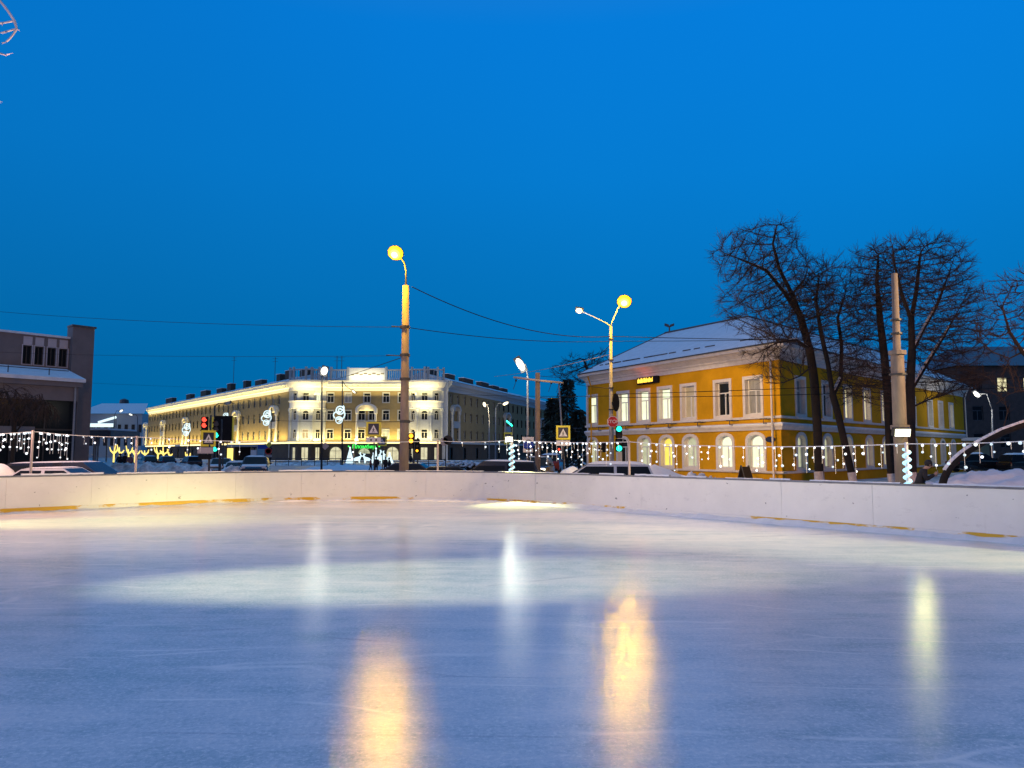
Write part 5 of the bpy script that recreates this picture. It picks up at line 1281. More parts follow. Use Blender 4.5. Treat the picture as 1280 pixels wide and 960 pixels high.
def back_sign(name, label, px, py, Y, shape, m, post=None, r=.34, extra=()):
    base = Vector(gb(post or px, Y)); c = at(px, py, Y); root = thing(name, label, 'road sign', base)
    shaft(root, [base, Vector((base.x, Y + .06, c.z + r * .9))], .04, 'darksteel', 7, 'post'); f = Vector((0, -1, 0)); x = Vector((1, 0, 0))
    sh_ = {'round': [(r * math.cos(k * .35), r * math.sin(k * .35)) for k in range(18)], 'diamond': [(r, 0), (0, r), (-r, 0), (0, -r)], 'square': [(-r, -r), (r, -r), (r, r), (-r, r)], 'wide': [(-r * 1.3, -r * .5), (r * 1.3, -r * .5), (r * 1.3, r * .5), (-r * 1.3, r * .5)], 'tri': [(-r, -r * .6), (r, -r * .6), (0, r)]}
    flat('board', root, c, x, f, sh_[shape], m, .0, .02)
    for s_, m_, py_, r_, dx in extra:
        r = r_; sh_ = {'round': [(r * math.cos(k * .35), r * math.sin(k * .35)) for k in range(18)], 'diamond': [(r, 0), (0, r), (-r, 0), (0, -r)], 'wide': [(-r * 1.3, -r * .5), (r * 1.3, -r * .5), (r * 1.3, r * .5), (-r * 1.3, r * .5)], 'tri': [(-r, -r * .6), (r, -r * .6), (0, r)]}
        flat('plate', root, at(px + dx, py_, Y), x, f, sh_[s_], m_, .0, .02)
    return root
back_sign('round_sign', 'pale round sign on a dark post before the right bay of the hotel', 555, 552, 62, 'round', 'signback', 557, .33, [('round', 'brown', 550, .38, 5)])
back_sign('diamond_sign', 'pale diamond road sign in front of the left round bay', 406.5, 557.5, 66, 'diamond', 'signback', 402.5, .34)
back_sign('sign_cluster', 'yellow diamond above a round red rimmed sign near the kiosk', 336, 556, 76, 'diamond', 'signyel', 337, .30, [('round', 'signred', 564, .34, -.5), ('round', 'signwhite', 564, .24, -.5), ('wide', 'signback', 570, .25, 0)])
back_sign('blue_sign', 'wide blue sign board on a post above the dark front facing car', 329, 558.5, 84, 'wide', 'signblue', 331, .44)
back_sign('blue_sign', 'smaller blue sign board left beside the wide blue one', 320, 558.5, 90, 'wide', 'signblue', 318, .34)
back_sign('plate_post', 'small white and blue plates on the slim grey post', 660, 549, 44.6, 'wide', 'signwhite', 660.4, .26, [('round', 'signblue', 556, .30, .5), ('wide', 'signwhite', 563, .22, 0)])
back_sign('arrow_board', 'dark two part plate under the narrow turned pedestrian sign', 257, 563, 42.6, 'wide', 'signback', 261.4, .34, [('wide', 'black', 571, .28, -1)])
# square light frame behind the green signal
fr = thing('lit_frame_sign', 'square golden light frame around a dark board behind the green signal', 'sign', Vector(gb(279, 56)))
m = MB(); c = at(279, 537, 56)
for a_, b2 in (((-.75, -.9), (-.75, .9)), ((.75, -.9), (.75, .9))): m.tube([c + Vector((a_[0], -.1, a_[1])), c + Vector((b2[0], -.1, b2[1]))], .07, 5)
m.build('light_tube', 'signyel', fr, world=True); m = MB(); m.box(c.x - .66, c.x + .66, 55.95, 56.05, c.z - .95, c.z + 1.0); m.build('board', 'black', fr, world=True); shaft(fr, [gp(279, 56.1), Vector((c.x, 56.1, c.z - .9))], .06, 'darksteel', 6, 'post')

# ---- swirl light ornaments
def swirl(label, px, py, Y, s, post=None):
    c = at(px, py, Y); root = thing('swirl_ornament', label, 'light ornament', Vector(gb(post, Y)) if post else c, 0, 'swirl ornaments along the street')
    if post: shaft(root, [gp(post, Y), Vector((gx(post, Y), Y, c.z + 1.6 * s))], .07, 'darksteel', 7, 'post')
    def cir(cx, cz, r, a0, a1, k=22): return [c + Vector(((cx + r * math.cos(a0 + (a1 - a0) * i / k)) * s, -.05, (cz + r * math.sin(a0 + (a1 - a0) * i / k)) * s)) for i in range(k + 1)]
    m = MB()
    for a in ((.12, .62, .50, 0, 6.283), (.12, .62, .22, 1.0, 5.8), (.0, -.62, .40, 0, 6.283), (.0, -.62, .18, -2., 3.), (.1, .1, .62, -1.9, 1.3), (-.28, .0, .42, .6, 4.2), (.35, .95, .25, 3.6, 7.4)): m.tube(cir(*a), .075 * s, 5)
    m.build('light_tube', 'led_pale', root, world=True); return root
swirl('white swirl light ornament on the dark pole before the hotel front', 424, 519, 94.5, .98)
swirl('white swirl light ornament before the left wing, right of the kiosk', 333, 523, 104, .92, 338)
swirl('white swirl light ornament far along the left wing', 233, 537.5, 128, .95, 236.5)
swirl('small white swirl light ornament over the green signal', 281.5, 523, 90, .55, 283.5)
gb_ = thing('green_light_bar', 'slanting green light bar on the hotel right wing', 'light bar', at(636.5, 529.5, 118)); m = MB(); m.tube([at(633, 526, 118), at(640.5, 532.5, 118)], .13, 6); m.build('tube', 'sig_green', gb_, world=True); shaft(gb_, [at(640.5, 532.5, 118.2), gp(640.5, 118.2)], .06, 'darksteel', 6, 'post')

# ---- overhead cables
def cable(label, a, b, sag, r=.014, m='black', name='overhead_cable'):
    A, B_ = at(*a), at(*b); mb_ = MB(); k = 28
    mb_.tube([A.lerp(B_, i / k) - Vector((0, 0, sag * 4 * (i / k) * (1 - i / k))) for i in range(k + 1)], r, 5)
    o = mb_.build(name, m); tag(o, label, 'cable', 'overhead cables')
cable('dark cable sagging from the top of the concrete lamp pole to the steel lamp post', (515, 358.5, 29), (763.4, 420.5, 38), .62, .018)
cable('second dark cable between the two lamp posts, just below the first', (508, 409, 29), (763.4, 426.5, 38), .22, .014)
cable('dark cable running level from the steel post over the snowy roof to the trees', (763.4, 420.5, 38), (1420, 418, 44), .25, .018)
cable('lower dark cable from the steel post across the snowy roof', (763.4, 426.5, 38), (1420, 398, 44), .35, .014)
cable('faint high cable crossing the open sky at the far left', (-60, 384, 42), (506.5, 409, 29), .25, .009)
cable('faint lower cable in the left sky reaching the concrete lamp pole', (-60, 437, 52), (506.5, 444.5, 29), .2, .007)
cable('dark cable slanting from the steel post to the rounded house cornice', (763, 431.5, 38), (716, 471, 62.5), .05, .016)
cable('pale stay wire from the steel post towards the large white lamp', (763, 443, 38), (618, 470.5, 62), .15, .018, 'signback')
cable('dark cable from the trolley pole to the rounded house cornice', (672, 469.5, 42), (716, 472, 62.5), .05)
cable('dark cable along the yellow wall just under the cornice to the steel post', (719, 480, 62.6), (763.6, 485.5, 38), .05)
cable('upper trolley wire passing before the upper windows of the yellow house', (763.8, 493, 38), (1450, 462, 40), .12, .016)
cable('middle trolley wire passing before the upper windows of the yellow house', (763.8, 497, 38), (1450, 476, 40), .16, .016)
cable('trolley wire from the steel post to the left past the rounded corner', (763.8, 495, 38), (560, 492, 70), .1, .014)
cable('dark cable from the concrete lamp pole down to the hotel roof', (506.5, 445.5, 29), (395, 481, 130), .1, .016)
cable('thin trolley wire low before the hotel windows', (300, 522, 80), (506.3, 527, 29), .15, .012)
cable('thin cable in the left sky above the pale far building', (-60, 470, 70), (330, 486, 150), .2, .012)
# ------------------------------------------------------------------ vehicles
PAINT = {}
def paint(c):
    if c not in PAINT: PAINT[c] = mat('car_paint', c, .25, .2, var=.06, scale=1.5, coat=.6)
    return PAINT[c]
def car(label, px, Y, head, kind='sedan', c=(.02, .02, .025), L=4.5, W=1.78, H=1.45, snow=.06, name='parked_car', group=None, head_on=False, tail_on=False, cat='car', z=GZ, hood_snow=False):
    root = thing(name, label, cat, tuple(gp(px, Y, z)), head, group); k = H / 1.45; pm = paint(c)
    belt = .92 * k if kind != 'suv' else .62 * H
    if kind == 'sedan': st = [(-.5, .50, .72, .40), (-.485, .32, .86, .46), (-.30, .22, .93, .5), (-.05, .20, .93, .5), (.20, .21, .92, .5), (.40, .24, .78, .485), (.475, .30, .68, .45), (.5, .42, .58, .36)]; cab = [(-.40, .92), (-.24, 1.40), (.04, 1.43), (.25, .91)]
    elif kind == 'wagon': st = [(-.5, .45, .80, .44), (-.485, .30, .90, .48), (-.30, .22, .93, .5), (-.05, .20, .93, .5), (.20, .21, .92, .5), (.40, .24, .80, .485), (.475, .30, .70, .45), (.5, .42, .60, .36)]; cab = [(-.485, .92), (-.43, 1.41), (.06, 1.43), (.26, .91)]
    else: st = [(-.5, .42, .86, .46), (-.49, .34, .94, .49), (-.30, .26, .96, .5), (0, .25, .96, .5), (.22, .25, .95, .5), (.42, .28, .90, .49), (.485, .34, .82, .46), (.5, .44, .72, .40)]; cab = [(-.49, .94), (-.455, 1.38), (.08, 1.42), (.24, .95)]
    rows = []
    for x, zb, zt, hw in st:
        h = hw * W; zb, zt = zb * k, zt * k
        rows.append([(x * L, y, zz) for y, zz in ((-h * .86, zb), (-h * .98, zb + .10), (-h, (zb + zt) / 2), (-h * .97, zt - .07), (-h * .88, zt), (h * .88, zt), (h * .97, zt - .07), (h, (zb + zt) / 2), (h * .98, zb + .10), (h * .86, zb))])
    m = MB()
    for a, b in zip(rows, rows[1:]): m.strip(a + a[:1], b + b[:1])
    for r in (rows[0], rows[-1]): m.add(r, [tuple(range(10))])
    body = m.build('body', pm, root, smooth=False, bevel=0)
    # cabin: pillars and roof painted, panes let in a few mm proud
    cb = [(x * L, zz * k) for x, zz in cab]; wb, wt = W * .46, W * .375
    def pt(x, zz, s_): f_ = (zz - cb[0][1]) / (cb[1][1] - cb[0][1]); return Vector((x, s_ * (wb + (wt - wb) * max(0, min(1, f_))), zz))
    m = MB(); Ls = [pt(x, zz, -1) for x, zz in cb]; Rs = [pt(x, zz, 1) for x, zz in cb]; m.strip(Ls, Rs); m.add(Ls, [(0, 1, 2, 3)]); m.add(Rs, [(0, 1, 2, 3)]); cabin = m.build('cabin', pm, root, bevel=.03)
    def quad_in(a, b, c_, d, off, mg):
        cen = (a + b + c_ + d) / 4; nrm = (b - a).cross(d - a).normalized(); nrm = nrm if nrm.dot(cen - Vector((0, 0, H * .6))) > 0 else -nrm
        return [v + (cen - v) * mg + nrm * off for v in (a, b, c_, d)]
    for (i, j), nm in (((0, 1), 'rear_window'), ((2, 3), 'windscreen')):
        m = MB(); m.add(quad_in(Ls[i], Ls[j], Rs[j], Rs[i], .006, .10), [(0, 1, 2, 3)]); m.build(nm, 'glass', root, fix=False)
    for s_ in (-1, 1):
        S = Ls if s_ < 0 else Rs
        xm = (cb[1][0] * .45 + cb[2][0] * .55)
        def on(x, zz): return pt(x, zz, s_)
        zl, zh = cb[0][1] + .05 * k, cb[1][1] - .05 * k
        def xr(zz): return cb[0][0] + (cb[1][0] - cb[0][0]) * (zz - cb[0][1]) / (cb[1][1] - cb[0][1])
        def xf(zz): return cb[3][0] + (cb[2][0] - cb[3][0]) * (zz - cb[3][1]) / (cb[2][1] - cb[3][1])
        for a, b in (((xr(zl) + .10, xr(zh) + .06), (xm - .05, xm - .05)), ((xm + .05, xm + .05), (xf(zl) - .12, xf(zh) - .06))):
            m = MB(); m.add([on(a[0], zl), on(a[1], zh), on(b[1], zh), on(b[0], zl)], [(0, 1, 2, 3)]); m.v = [(x, y + s_ * .008, zz) for x, y, zz in m.v]; m.build('side_window', 'glass', root, fix=False)
        for xw in (-.30, .31):
            m = MB(); r = .32 * max(1, k * .98); m.lathe([(r * .62, -.10), (r * .95, -.10), (r, -.06), (r, .06), (r * .95, .10), (r * .62, .10)], 18); m.v = [(x + xw * L, zz + s_ * (W / 2 - .11), y + r) for x, y, zz in m.v]; t = m.build('wheel', 'rubber', root, smooth=False)
            m = MB(); m.lathe([(.05, -.09), (r * .60, -.085), (r * .60, .085), (.05, .09)], 12); m.v = [(x + xw * L, zz + s_ * (W / 2 - .10), y + r) for x, y, zz in m.v]; m.build('rim', 'steel', t)
        m = MB(); m.obox((L * .487, s_ * W * .36, .66 * k if kind != 'suv' else .76 * k), (.03, 0, 0), (0, .17, 0), (0, 0, .07)); m.build('headlight', 'headlight_on' if head_on else 'lamp_glass', root, bevel=.02)
        m = MB(); m.obox((-L * .488, s_ * W * .40, .76 * k), (.03, 0, 0), (0, .10, 0), (0, 0, .09)); m.build('tail_light', 'taillight_on' if tail_on else 'tail_glass', root, bevel=.015)
        m = MB(); m.obox((cb[3][0] - .25, s_ * (wb + .13), cb[0][1] + .10), (.05, 0, 0), (0, .09, 0), (0, 0, .06)); m.build('mirror', pm, root, bevel=.02)
    m = MB(); m.obox((L * .497, 0, .42 * k), (.03, 0, 0), (0, W * .40, 0), (0, 0, .10)); m.build('bumper', 'black', root, bevel=.02); m = MB(); m.obox((-L * .497, 0, .42 * k), (.03, 0, 0), (0, W * .40, 0), (0, 0, .10)); m.build('bumper', 'black', root, bevel=.02)
    if snow:
        x0, x1 = cb[1][0] + .04, cb[2][0] - .03; zz = cb[1][1]; zz2 = cb[2][1]
        m = MB(); g_ = 8; rg_ = random.Random(int(px)); vs_ = []
        for i in range(g_ + 1):
            for j in range(7):
                u, v = i / g_, j / 6; e = min(u, 1 - u, v, 1 - v); hh = snow * (1 - math.exp(-e * 14)) * (1 + rg_.uniform(-.15, .15)); vs_.append((x0 + (x1 - x0) * u, (-1 + 2 * v) * wt * .97, zz + (zz2 - zz) * u + .012 + hh))
        m.add(vs_, [(i * 7 + j, i * 7 + j + 1, (i + 1) * 7 + j + 1, (i + 1) * 7 + j) for i in range(g_) for j in range(6)]); m.build('roof_snow', 'snow', root, smooth=True)
    if hood_snow:
        m = MB(); m.obox((L * .33, 0, .90 * k), (L * .12, 0, -.05 * k), (0, W * .42, 0), (.0, 0, .05)); m.build('hood_snow', 'snow', root, bevel=.03)
    return root
DK, NV, WH, SV, RD = (.012, .012, .014), (.012, .02, .045), (.62, .62, .62), (.32, .33, .34), (.16, .015, .015)
car('dark large parked car with snow on its roof, behind the low white car', 103, 27.0, R(3), 'suv', DK, 4.7, 1.85, 1.60, .04)
car('low white parked car in front of the dark one at the left boards', 84, 24.75, R(4), 'sedan', WH, 4.3, 1.72, 1.44, .03)
car('white snow covered parked car behind the boards below the yellow house end', 743, 28.2, R(176), 'wagon', WH, 4.4, 1.75, 1.50, .10)
car('dark minivan with snowy roof standing left of the spiral post', 615, 37, R(177), 'suv', DK, 4.5, 1.8, 1.52, .06, name='minivan', cat='minivan', tail_on=True)
car('dark car with both headlights glowing beside the trolley pole', 671, 50, R(-100), 'suv', DK, 4.5, 1.85, 1.62, .05, head_on=True, name='moving_car')
car('dark car in the shade between the spiral post and the headlights', 655, 57, R(-98), 'suv', DK, 4.5, 1.85, 1.6, .0)
car('dark red car with snowy roof behind the glowing headlights', 690, 66, R(80), 'suv', RD, 4.4, 1.8, 1.75, .12, tail_on=True)
car('dark blue car half hidden behind the concrete lamp pole', 502, 42, R(176), 'sedan', NV, 4.5, 1.75, 1.36, 0.)
car('low dark car at the boards right of the concrete lamp pole', 566, 35.5, R(4), 'sedan', DK, 4.4, 1.75, 1.30, .0)
car('dark blue front facing car with snow on roof and hood, near the kiosk', 320, 53, R(-75), 'suv', NV, 4.6, 1.88, 1.62, .10, hood_snow=True)
car('silver car with clear windscreen left of the dark blue one', 277, 60, R(-72), 'sedan', SV, 4.4, 1.76, 1.44, .03, hood_snow=True)
car('car wholly whitened by snow between the silver and dark blue cars', 296, 57, R(-74), 'sedan', WH, 4.4, 1.76, 1.18, .12, hood_snow=True)
car('dark parked car behind the snow bank, first from the slim post', 186, 97, R(125), 'sedan', DK, 4.4, 1.76, 1.44, .06, group='dark cars behind the snow bank')
car('dark parked car behind the snow bank, second from the slim post', 208, 97, R(125), 'sedan', NV, 4.4, 1.76, 1.42, .03, group='dark cars behind the snow bank')
car('dark parked car behind the snow bank, nearest the red signal', 239, 92, R(125), 'wagon', NV, 4.4, 1.76, 1.42, .05, group='dark cars behind the snow bank')
car('dark parked car with snowy roof before the dark block, left one', 1222, 60, R(6), 'sedan', DK, 4.4, 1.76, 1.45, .12, group='cars before the dark block', z=GZ + .35)
car('dark parked car with snowy roof before the dark block, right one', 1288, 58, R(4), 'wagon', DK, 4.4, 1.76, 1.45, .12, group='cars before the dark block', z=GZ + .30)

# ------------------------------------------------------------------ people
def skin_mesh(name, V, E, Rd, sub=2):
    me = bpy.data.meshes.new(name); me.from_pydata(V, E, []); o = bpy.data.objects.new(name, me); col.objects.link(o)
    s_ = o.modifiers.new('s', 'SKIN'); s_.use_smooth_shade = True; sv = me.skin_vertices[0].data
    for i, r in enumerate(Rd): sv[i].radius = r if isinstance(r, tuple) else (r, r)
    sv[0].use_root = True
    u = o.modifiers.new('u', 'SUBSURF'); u.levels = u.render_levels = sub
    bpy.context.view_layer.update(); res = bpy.data.meshes.new_from_object(o.evaluated_get(bpy.context.evaluated_depsgraph_get()))
    bpy.data.objects.remove(o); bpy.data.meshes.remove(me); res.name = name; return res
def person(label, px, Y, Ht, face, coat, trousers, hood=None, hair=True, pose='walk', z=GZ, long_coat=True, group=None):
    root = thing('person', label, 'person', tuple(gp(px, Y, z)), face, group); s = Ht / 1.75     # faces local +x
    bend = .30 if pose == 'phone' else .04; st = .16 if pose == 'walk' else .05
    def lean(x, y, zz): t = max(0, zz - .95); return Vector((x + bend * t * (1 if pose == 'phone' else .6), y, zz - bend * t * .25)) * s
    J = {'pel': lean(0, 0, .95), 'bel': lean(.01, 0, 1.12), 'che': lean(0, 0, 1.32), 'nek': lean(.01, 0, 1.48), 'hd0': lean(.05 if pose != 'phone' else .10, 0, 1.57), 'hd1': lean(.05 if pose != 'phone' else .13, 0, 1.68)}
    for sd, nm in ((1, 'l'), (-1, 'r')):
        J['sh' + nm] = lean(0, .19 * sd, 1.40); J['hp' + nm] = lean(0, .10 * sd, .90)
        f = st * sd; J['kn' + nm] = Vector((f * .6 + .04, .10 * sd, .50)) * s; J['an' + nm] = Vector((f - (.04 if sd < 0 else 0), .10 * sd, .09)) * s; J['to' + nm] = Vector((f + .15, .11 * sd, .035)) * s
        if pose == 'phone': J['el' + nm] = lean(.12, .24 * sd, 1.12); J['wr' + nm] = lean(.33, .08 * sd, 1.30 if sd < 0 else 1.24)
        else: J['el' + nm] = lean(-f * .5 - .02, .25 * sd, 1.13); J['wr' + nm] = lean(-f * .9 + .05, .26 * sd, .90)
        d_ = (J['wr' + nm] - J['el' + nm]).normalized(); J['ha' + nm] = J['wr' + nm] + d_ * .09 * s
    N = list(J); ix = {n_: i for i, n_ in enumerate(N)}
    E = [('pel', 'bel'), ('bel', 'che'), ('che', 'nek'), ('nek', 'hd0'), ('hd0', 'hd1')]
    for nm in 'lr': E += [('che', 'sh' + nm), ('sh' + nm, 'el' + nm), ('el' + nm, 'wr' + nm), ('wr' + nm, 'ha' + nm), ('pel', 'hp' + nm), ('hp' + nm, 'kn' + nm), ('kn' + nm, 'an' + nm), ('an' + nm, 'to' + nm)]
    Rr = {'pel': (.15, .12), 'bel': (.14, .11), 'che': (.15, .12), 'nek': .055, 'hd0': (.075, .085), 'hd1': (.08, .09)}
    for nm in 'lr': Rr.update({'sh' + nm: .06, 'el' + nm: .045, 'wr' + nm: .03, 'ha' + nm: (.045, .022), 'hp' + nm: .085, 'kn' + nm: .058, 'an' + nm: .04, 'to' + nm: (.045, .03)})
    sc_ = lambda r: tuple(x * s for x in r) if isinstance(r, tuple) else r * s
    me = skin_mesh('body', [tuple(J[n_]) for n_ in N], [(ix[a], ix[b]) for a, b in E], [sc_(Rr[n_]) for n_ in N])
    # fingers, thumb and nose joined into the same body mesh
    mb = MB(); 
    for nm, sd in (('l', 1), ('r', -1)):
        d_ = (J['ha' + nm] - J['wr' + nm]).normalized(); sdv = d_.cross(Vector((0, sd, .3))).normalized(); pl = d_.cross(sdv)
        for i, (o_, l_) in enumerate(((-.027, .062), (-.009, .072), (.009, .068), (.027, .052))):
            a = J['ha' + nm] + sdv * o_ * s; mb.tube([a, a + d_ * l_ * .5 * s, a + (d_ * .8 + pl * .45 * sd) * l_ * s], [.009 * s, .0085 * s, .006 * s], 5)
        a = J['wr' + nm] + d_ * .03 * s; mb.tube([a, a + (sdv * -.7 + d_ * .5) * .05 * s, a + (sdv * -.75 + d_ * 1.2) * .07 * s], [.012 * s, .011 * s, .007 * s], 5)
    hd = (J['hd0'] + J['hd1']) / 2; fw = Vector((1, 0, -.15 if pose != 'phone' else -.5)).normalized()
    mb.tube([hd + fw * .06 * s + Vector((0, 0, .03)) * s, hd + fw * .115 * s - Vector((0, 0, .01)) * s, hd + fw * .07 * s - Vector((0, 0, .02)) * s], [.008 * s, .016 * s, .012 * s], 6)
    for sd in (1, -1): mb.ball(hd + Vector((.0, .085 * sd, .0)) * s, .025 * s, 6)
    bm = bmesh.new(); bm.from_mesh(me); t_ = mb.mesh('t'); bm.from_mesh(t_); bm.to_mesh(me); bm.free(); me.materials.append(MT['skin'])
    bo = bpy.data.objects.new('body', me); col.objects.link(bo); bo.parent = root
    for sd in (1, -1):
        m = MB(); m.ball(hd + fw * .085 * s + Vector((0, .032 * sd, .03)) * s, .012 * s, 6); m.build('eye', 'hair', root)
    m = MB(); m.obox(hd + fw * .098 * s - Vector((0, 0, .045)) * s, (.004, 0, 0), (0, .022 * s, 0), (0, 0, .005)); m.build('mouth', 'signred', root)
    # coat, trousers, boots
    hem = lean(0, 0, .62 if long_coat else .86)
    CV = ['bel', 'pel', 'che', 'nek']; V = [tuple(J[n_]) for n_ in CV] + [tuple(Vector((hem.x, 0, hem.z)))]; E2 = [(0, 1), (0, 2), (2, 3), (1, 4)]; R2 = [(.19, .16), (.20, .165), (.20, .16), (.10, .10), (.21, .18)]
    for nm in 'lr':
        b0 = len(V); V += [tuple(J['sh' + nm]), tuple(J['el' + nm]), tuple(J['wr' + nm])]; E2 += [(2, b0), (b0, b0 + 1), (b0 + 1, b0 + 2)]; R2 += [.095, .075, .058]
    cm_ = skin_mesh('coat', V, E2, [sc_(r) for r in R2]); cm_.materials.append(mat('coat', coat, .85, var=.15, scale=6)); o = bpy.data.objects.new('coat', cm_); col.objects.link(o); o.parent = root
    V, E2, R2 = [tuple(J['pel'])], [], [(.16, .13)]
    for nm in 'lr':
        b0 = len(V); V += [tuple(J['hp' + nm]), tuple(J['kn' + nm]), tuple(J['an' + nm] + Vector((0, 0, .06)) * s)]; E2 += [(0, b0), (b0, b0 + 1), (b0 + 1, b0 + 2)]; R2 += [.10, .078, .062]
    tm_ = skin_mesh('trousers', V, E2, [sc_(r) for r in R2]); tm_.materials.append(mat('trousers', trousers, .9, var=.15, scale=6)); o = bpy.data.objects.new('trousers', tm_); col.objects.link(o); o.parent = root
    for nm in 'lr':
        bm_ = skin_mesh('boot', [tuple(J['an' + nm] + Vector((0, 0, .10)) * s), tuple(J['an' + nm]), tuple(J['to' + nm])], [(0, 1), (1, 2)], [.06 * s, .06 * s, (.055 * s, .045 * s)]); bm_.materials.append(MT['rubber']); o = bpy.data.objects.new('boot', bm_); col.objects.link(o); o.parent = root
    m = MB(); m.ball(hd - fw * .03 * s + Vector((0, 0, .035)) * s, .118 * s, 10, 1.05); m.build('hood' if hood else 'hat', mat('headwear', hood or (.02, .02, .022), .9, var=.15, scale=8), root, smooth=True)
    if pose == 'phone':
        ph = thing('phone', 'small dark phone held up by the stooping person', 'phone', tuple(gp(px, Y, z) + Matrix.Rotation(face, 3, 'Z') @ (J['har'] + Vector((.04, .03, .03)))), face)
        m = MB(); m.box(-.006, .006, -.036, .036, -.07, .07); m.build('case', 'black', ph, bevel=.004); m = MB(); m.box(-.0085, -.0062, -.032, .032, -.064, .064); m.build('screen', 'lamp_glass', ph)
    return root
BK = (.014, .014, .018)
person('stooping person in a dark coat holding a phone beside the leaning tree', 1147, 24.5, 1.74, R(-20), BK, BK, pose='phone', z=GZ - .05)
person('walking person in dark clothes, leftmost of the group of three', 150, 74, 1.78, R(80), BK, BK, group=None)
person('walking person in dark clothes, middle one of the group of three', 156.5, 77, 1.82, R(85), BK, BK)
person('walking person in a dull pink hooded coat, right of the group of three', 163, 73, 1.72, R(95), (.30, .13, .15), BK, hood=(.30, .14, .15))
person('small person in a red jacket by the white light figures', 463.5, 76, 1.36, R(10), (.22, .05, .05), BK, long_coat=False)
person('person in a long dark coat under the large pedestrian sign', 470.5, 68, 1.52, R(100), BK, BK)
person('person in dark clothes behind the dark blue car', 482, 70, 1.46, R(-60), BK, BK)
person('person in dark clothes next to the concrete lamp pole behind the car', 487, 72, 1.40, R(200), BK, BK)
person('distant person in dark clothes by the amber signals', 513.5, 100, 1.72, R(30), BK, BK)

# ------------------------------------------------------------------ snow heaps, railings, light figures
from mathutils import noise as mn
def heap(name, label, px, Y, rx, ry, h, seed, rough=.12, m='snow', z=GZ, cone=False, freq=1.6, group=None):
    p = gp(px, Y, z); k = 44; vs_, fs = [], []
    for i in range(k + 1):
        for j in range(k + 1):
            u, v = -1 + 2 * i / k, -1 + 2 * j / k; r = math.hypot(u, v)
            f_ = max(0, 1 - r) ** .9 if cone else max(0, 1 - r * r)
            q_ = Vector((u * rx * freq + seed * 9.1, v * ry * freq, seed)); nz = mn.fractal(q_, .8, 2.2, 4) * rough
            vs_.append((u * rx, v * ry, h * f_ + nz * min(1, f_ * 3) - (.05 if f_ <= 0 else 0)))
    for i in range(k):
        for j in range(k): a = i * (k + 1) + j; fs.append((a, a + k + 1, a + k + 2, a + 1))
    mb_ = MB(); mb_.add(vs_, fs); o = mb_.build(name, m, smooth=True, fix=False); o.location = p; return tag(o, label, 'snow pile', group)
heap('snow_heap', 'smooth pointed heap of pinkish snow before the yellow house', 818, 30.5, 3.3, 2.2, 1.45, 3, .04, cone=True)
heap('snow_heap', 'crumbly snow heap right of the smooth pointed one', 873, 31, 1.5, 1.2, .98, 5, .30, 'dirty_snow', freq=3.)
heap('snow_heap', 'rough snow heap just left of the smooth pointed one', 783, 35, 1.5, 1.2, 1.28, 6, .30, 'dirty_snow', freq=3.)
heap('snow_heap', 'pale snow heap at the far left behind the boards', -2, 25.6, 1.0, 1.4, 1.55, 7, .07)
heap('snow_bank', 'long lumpy snow bank along the street before the dark parked cars', 195, 66, 6.3, 2., .95, 9, .42, 'dirty_snow', freq=1.1)
heap('snow_bank', 'blue shaded snow bank below the parked cars at the far right', 1262, 37, 4.6, 3.2, 1.02, 10, .22, freq=1.2)
heap('snow_bank', 'low snow bank behind the leaning tree foot', 1195, 33, 1.8, 1.6, .72, 11, .12)
heap('snow_heap', 'snow heap in front of the whitened car near the kiosk', 292, 51, 1.5, 1.2, .95, 12, .2, 'dirty_snow', freq=2.)
heap('snow_heap', 'small snow heap at the foot of the red traffic light', 256, 47, 1.0, .8, .95, 13, .2, 'dirty_snow', freq=2.)
heap('snow_bank', 'pale trampled snow mound before the white light figures', 437, 84, 5.4, 2.5, .5, 14, .1)
heap('snow_bank', 'snow bank behind the railing under the left round bay', 388, 112, 6.5, 2., .55, 15, .25, 'dirty_snow')
heap('snow_bank', 'snow bank right of the concrete lamp pole before the right bay', 535, 96, 4.4, 2., .55, 16, .25, 'dirty_snow')
heap('snow_heap', 'snow heap beside the spruces at the yellow house corner', 716, 48, 1.2, 1.2, 1.0, 17, .12)
def railing(label, pa, pb, Y, h=1.0):
    a, b = gp(pa, Y), gp(pb, Y); root = thing('street_railing', label, 'railing', tuple(a)); L = (b - a).length; k = int(L / 1.6)
    m = MB()
    for z in (h, h * .55): m.tube([a + Vector((0, 0, z)), b + Vector((0, 0, z))], .05, 5)
    m.build('rail', 'darksteel', root, world=True)
    for i in range(k + 1):
        q_ = a.lerp(b, i / k); m = MB(); m.tube([q_, q_ + Vector((0, 0, h + .1))], .055, 5); m.build('post', 'darksteel', root, world=True)
railing('low dark street railing under the left bay of the hotel', 345, 442, 108)
railing('low dark street railing right of the concrete lamp pole', 516, 556, 92)
m = MB(); c = t_on(yP, yd, 949); p = yP + yd * c + fn * 1.2; ab = thing('sandwich_board', 'dark folding sandwich board leaning by the yellow house corner', 'sign board', (p.x, p.y, GZ), math.atan2(yd.y, yd.x))
for s_ in (-1, 1):
    for y_ in (-.3, .3):
        m = MB(); m.tube([(s_ * .42, y_, 0), (s_ * .02, y_, 1.12)], .035, 5); m.build('leg', 'darksteel', ab)
    m = MB(); m.add([(s_ * .34, -.3, .22), (s_ * .34, .3, .22), (s_ * .05, .3, 1.05), (s_ * .05, -.3, 1.05)], [(0, 1, 2, 3)]); m.v = [(x + s_ * .02, y, zz) for x, y, zz in m.v]; m.prism(m.v[:4], (-s_ * .012, 0, 0)); m.build('panel', 'brown', ab)
MT['fig'] = glow('figure_glow', (.74, .95, .92), 1.05)
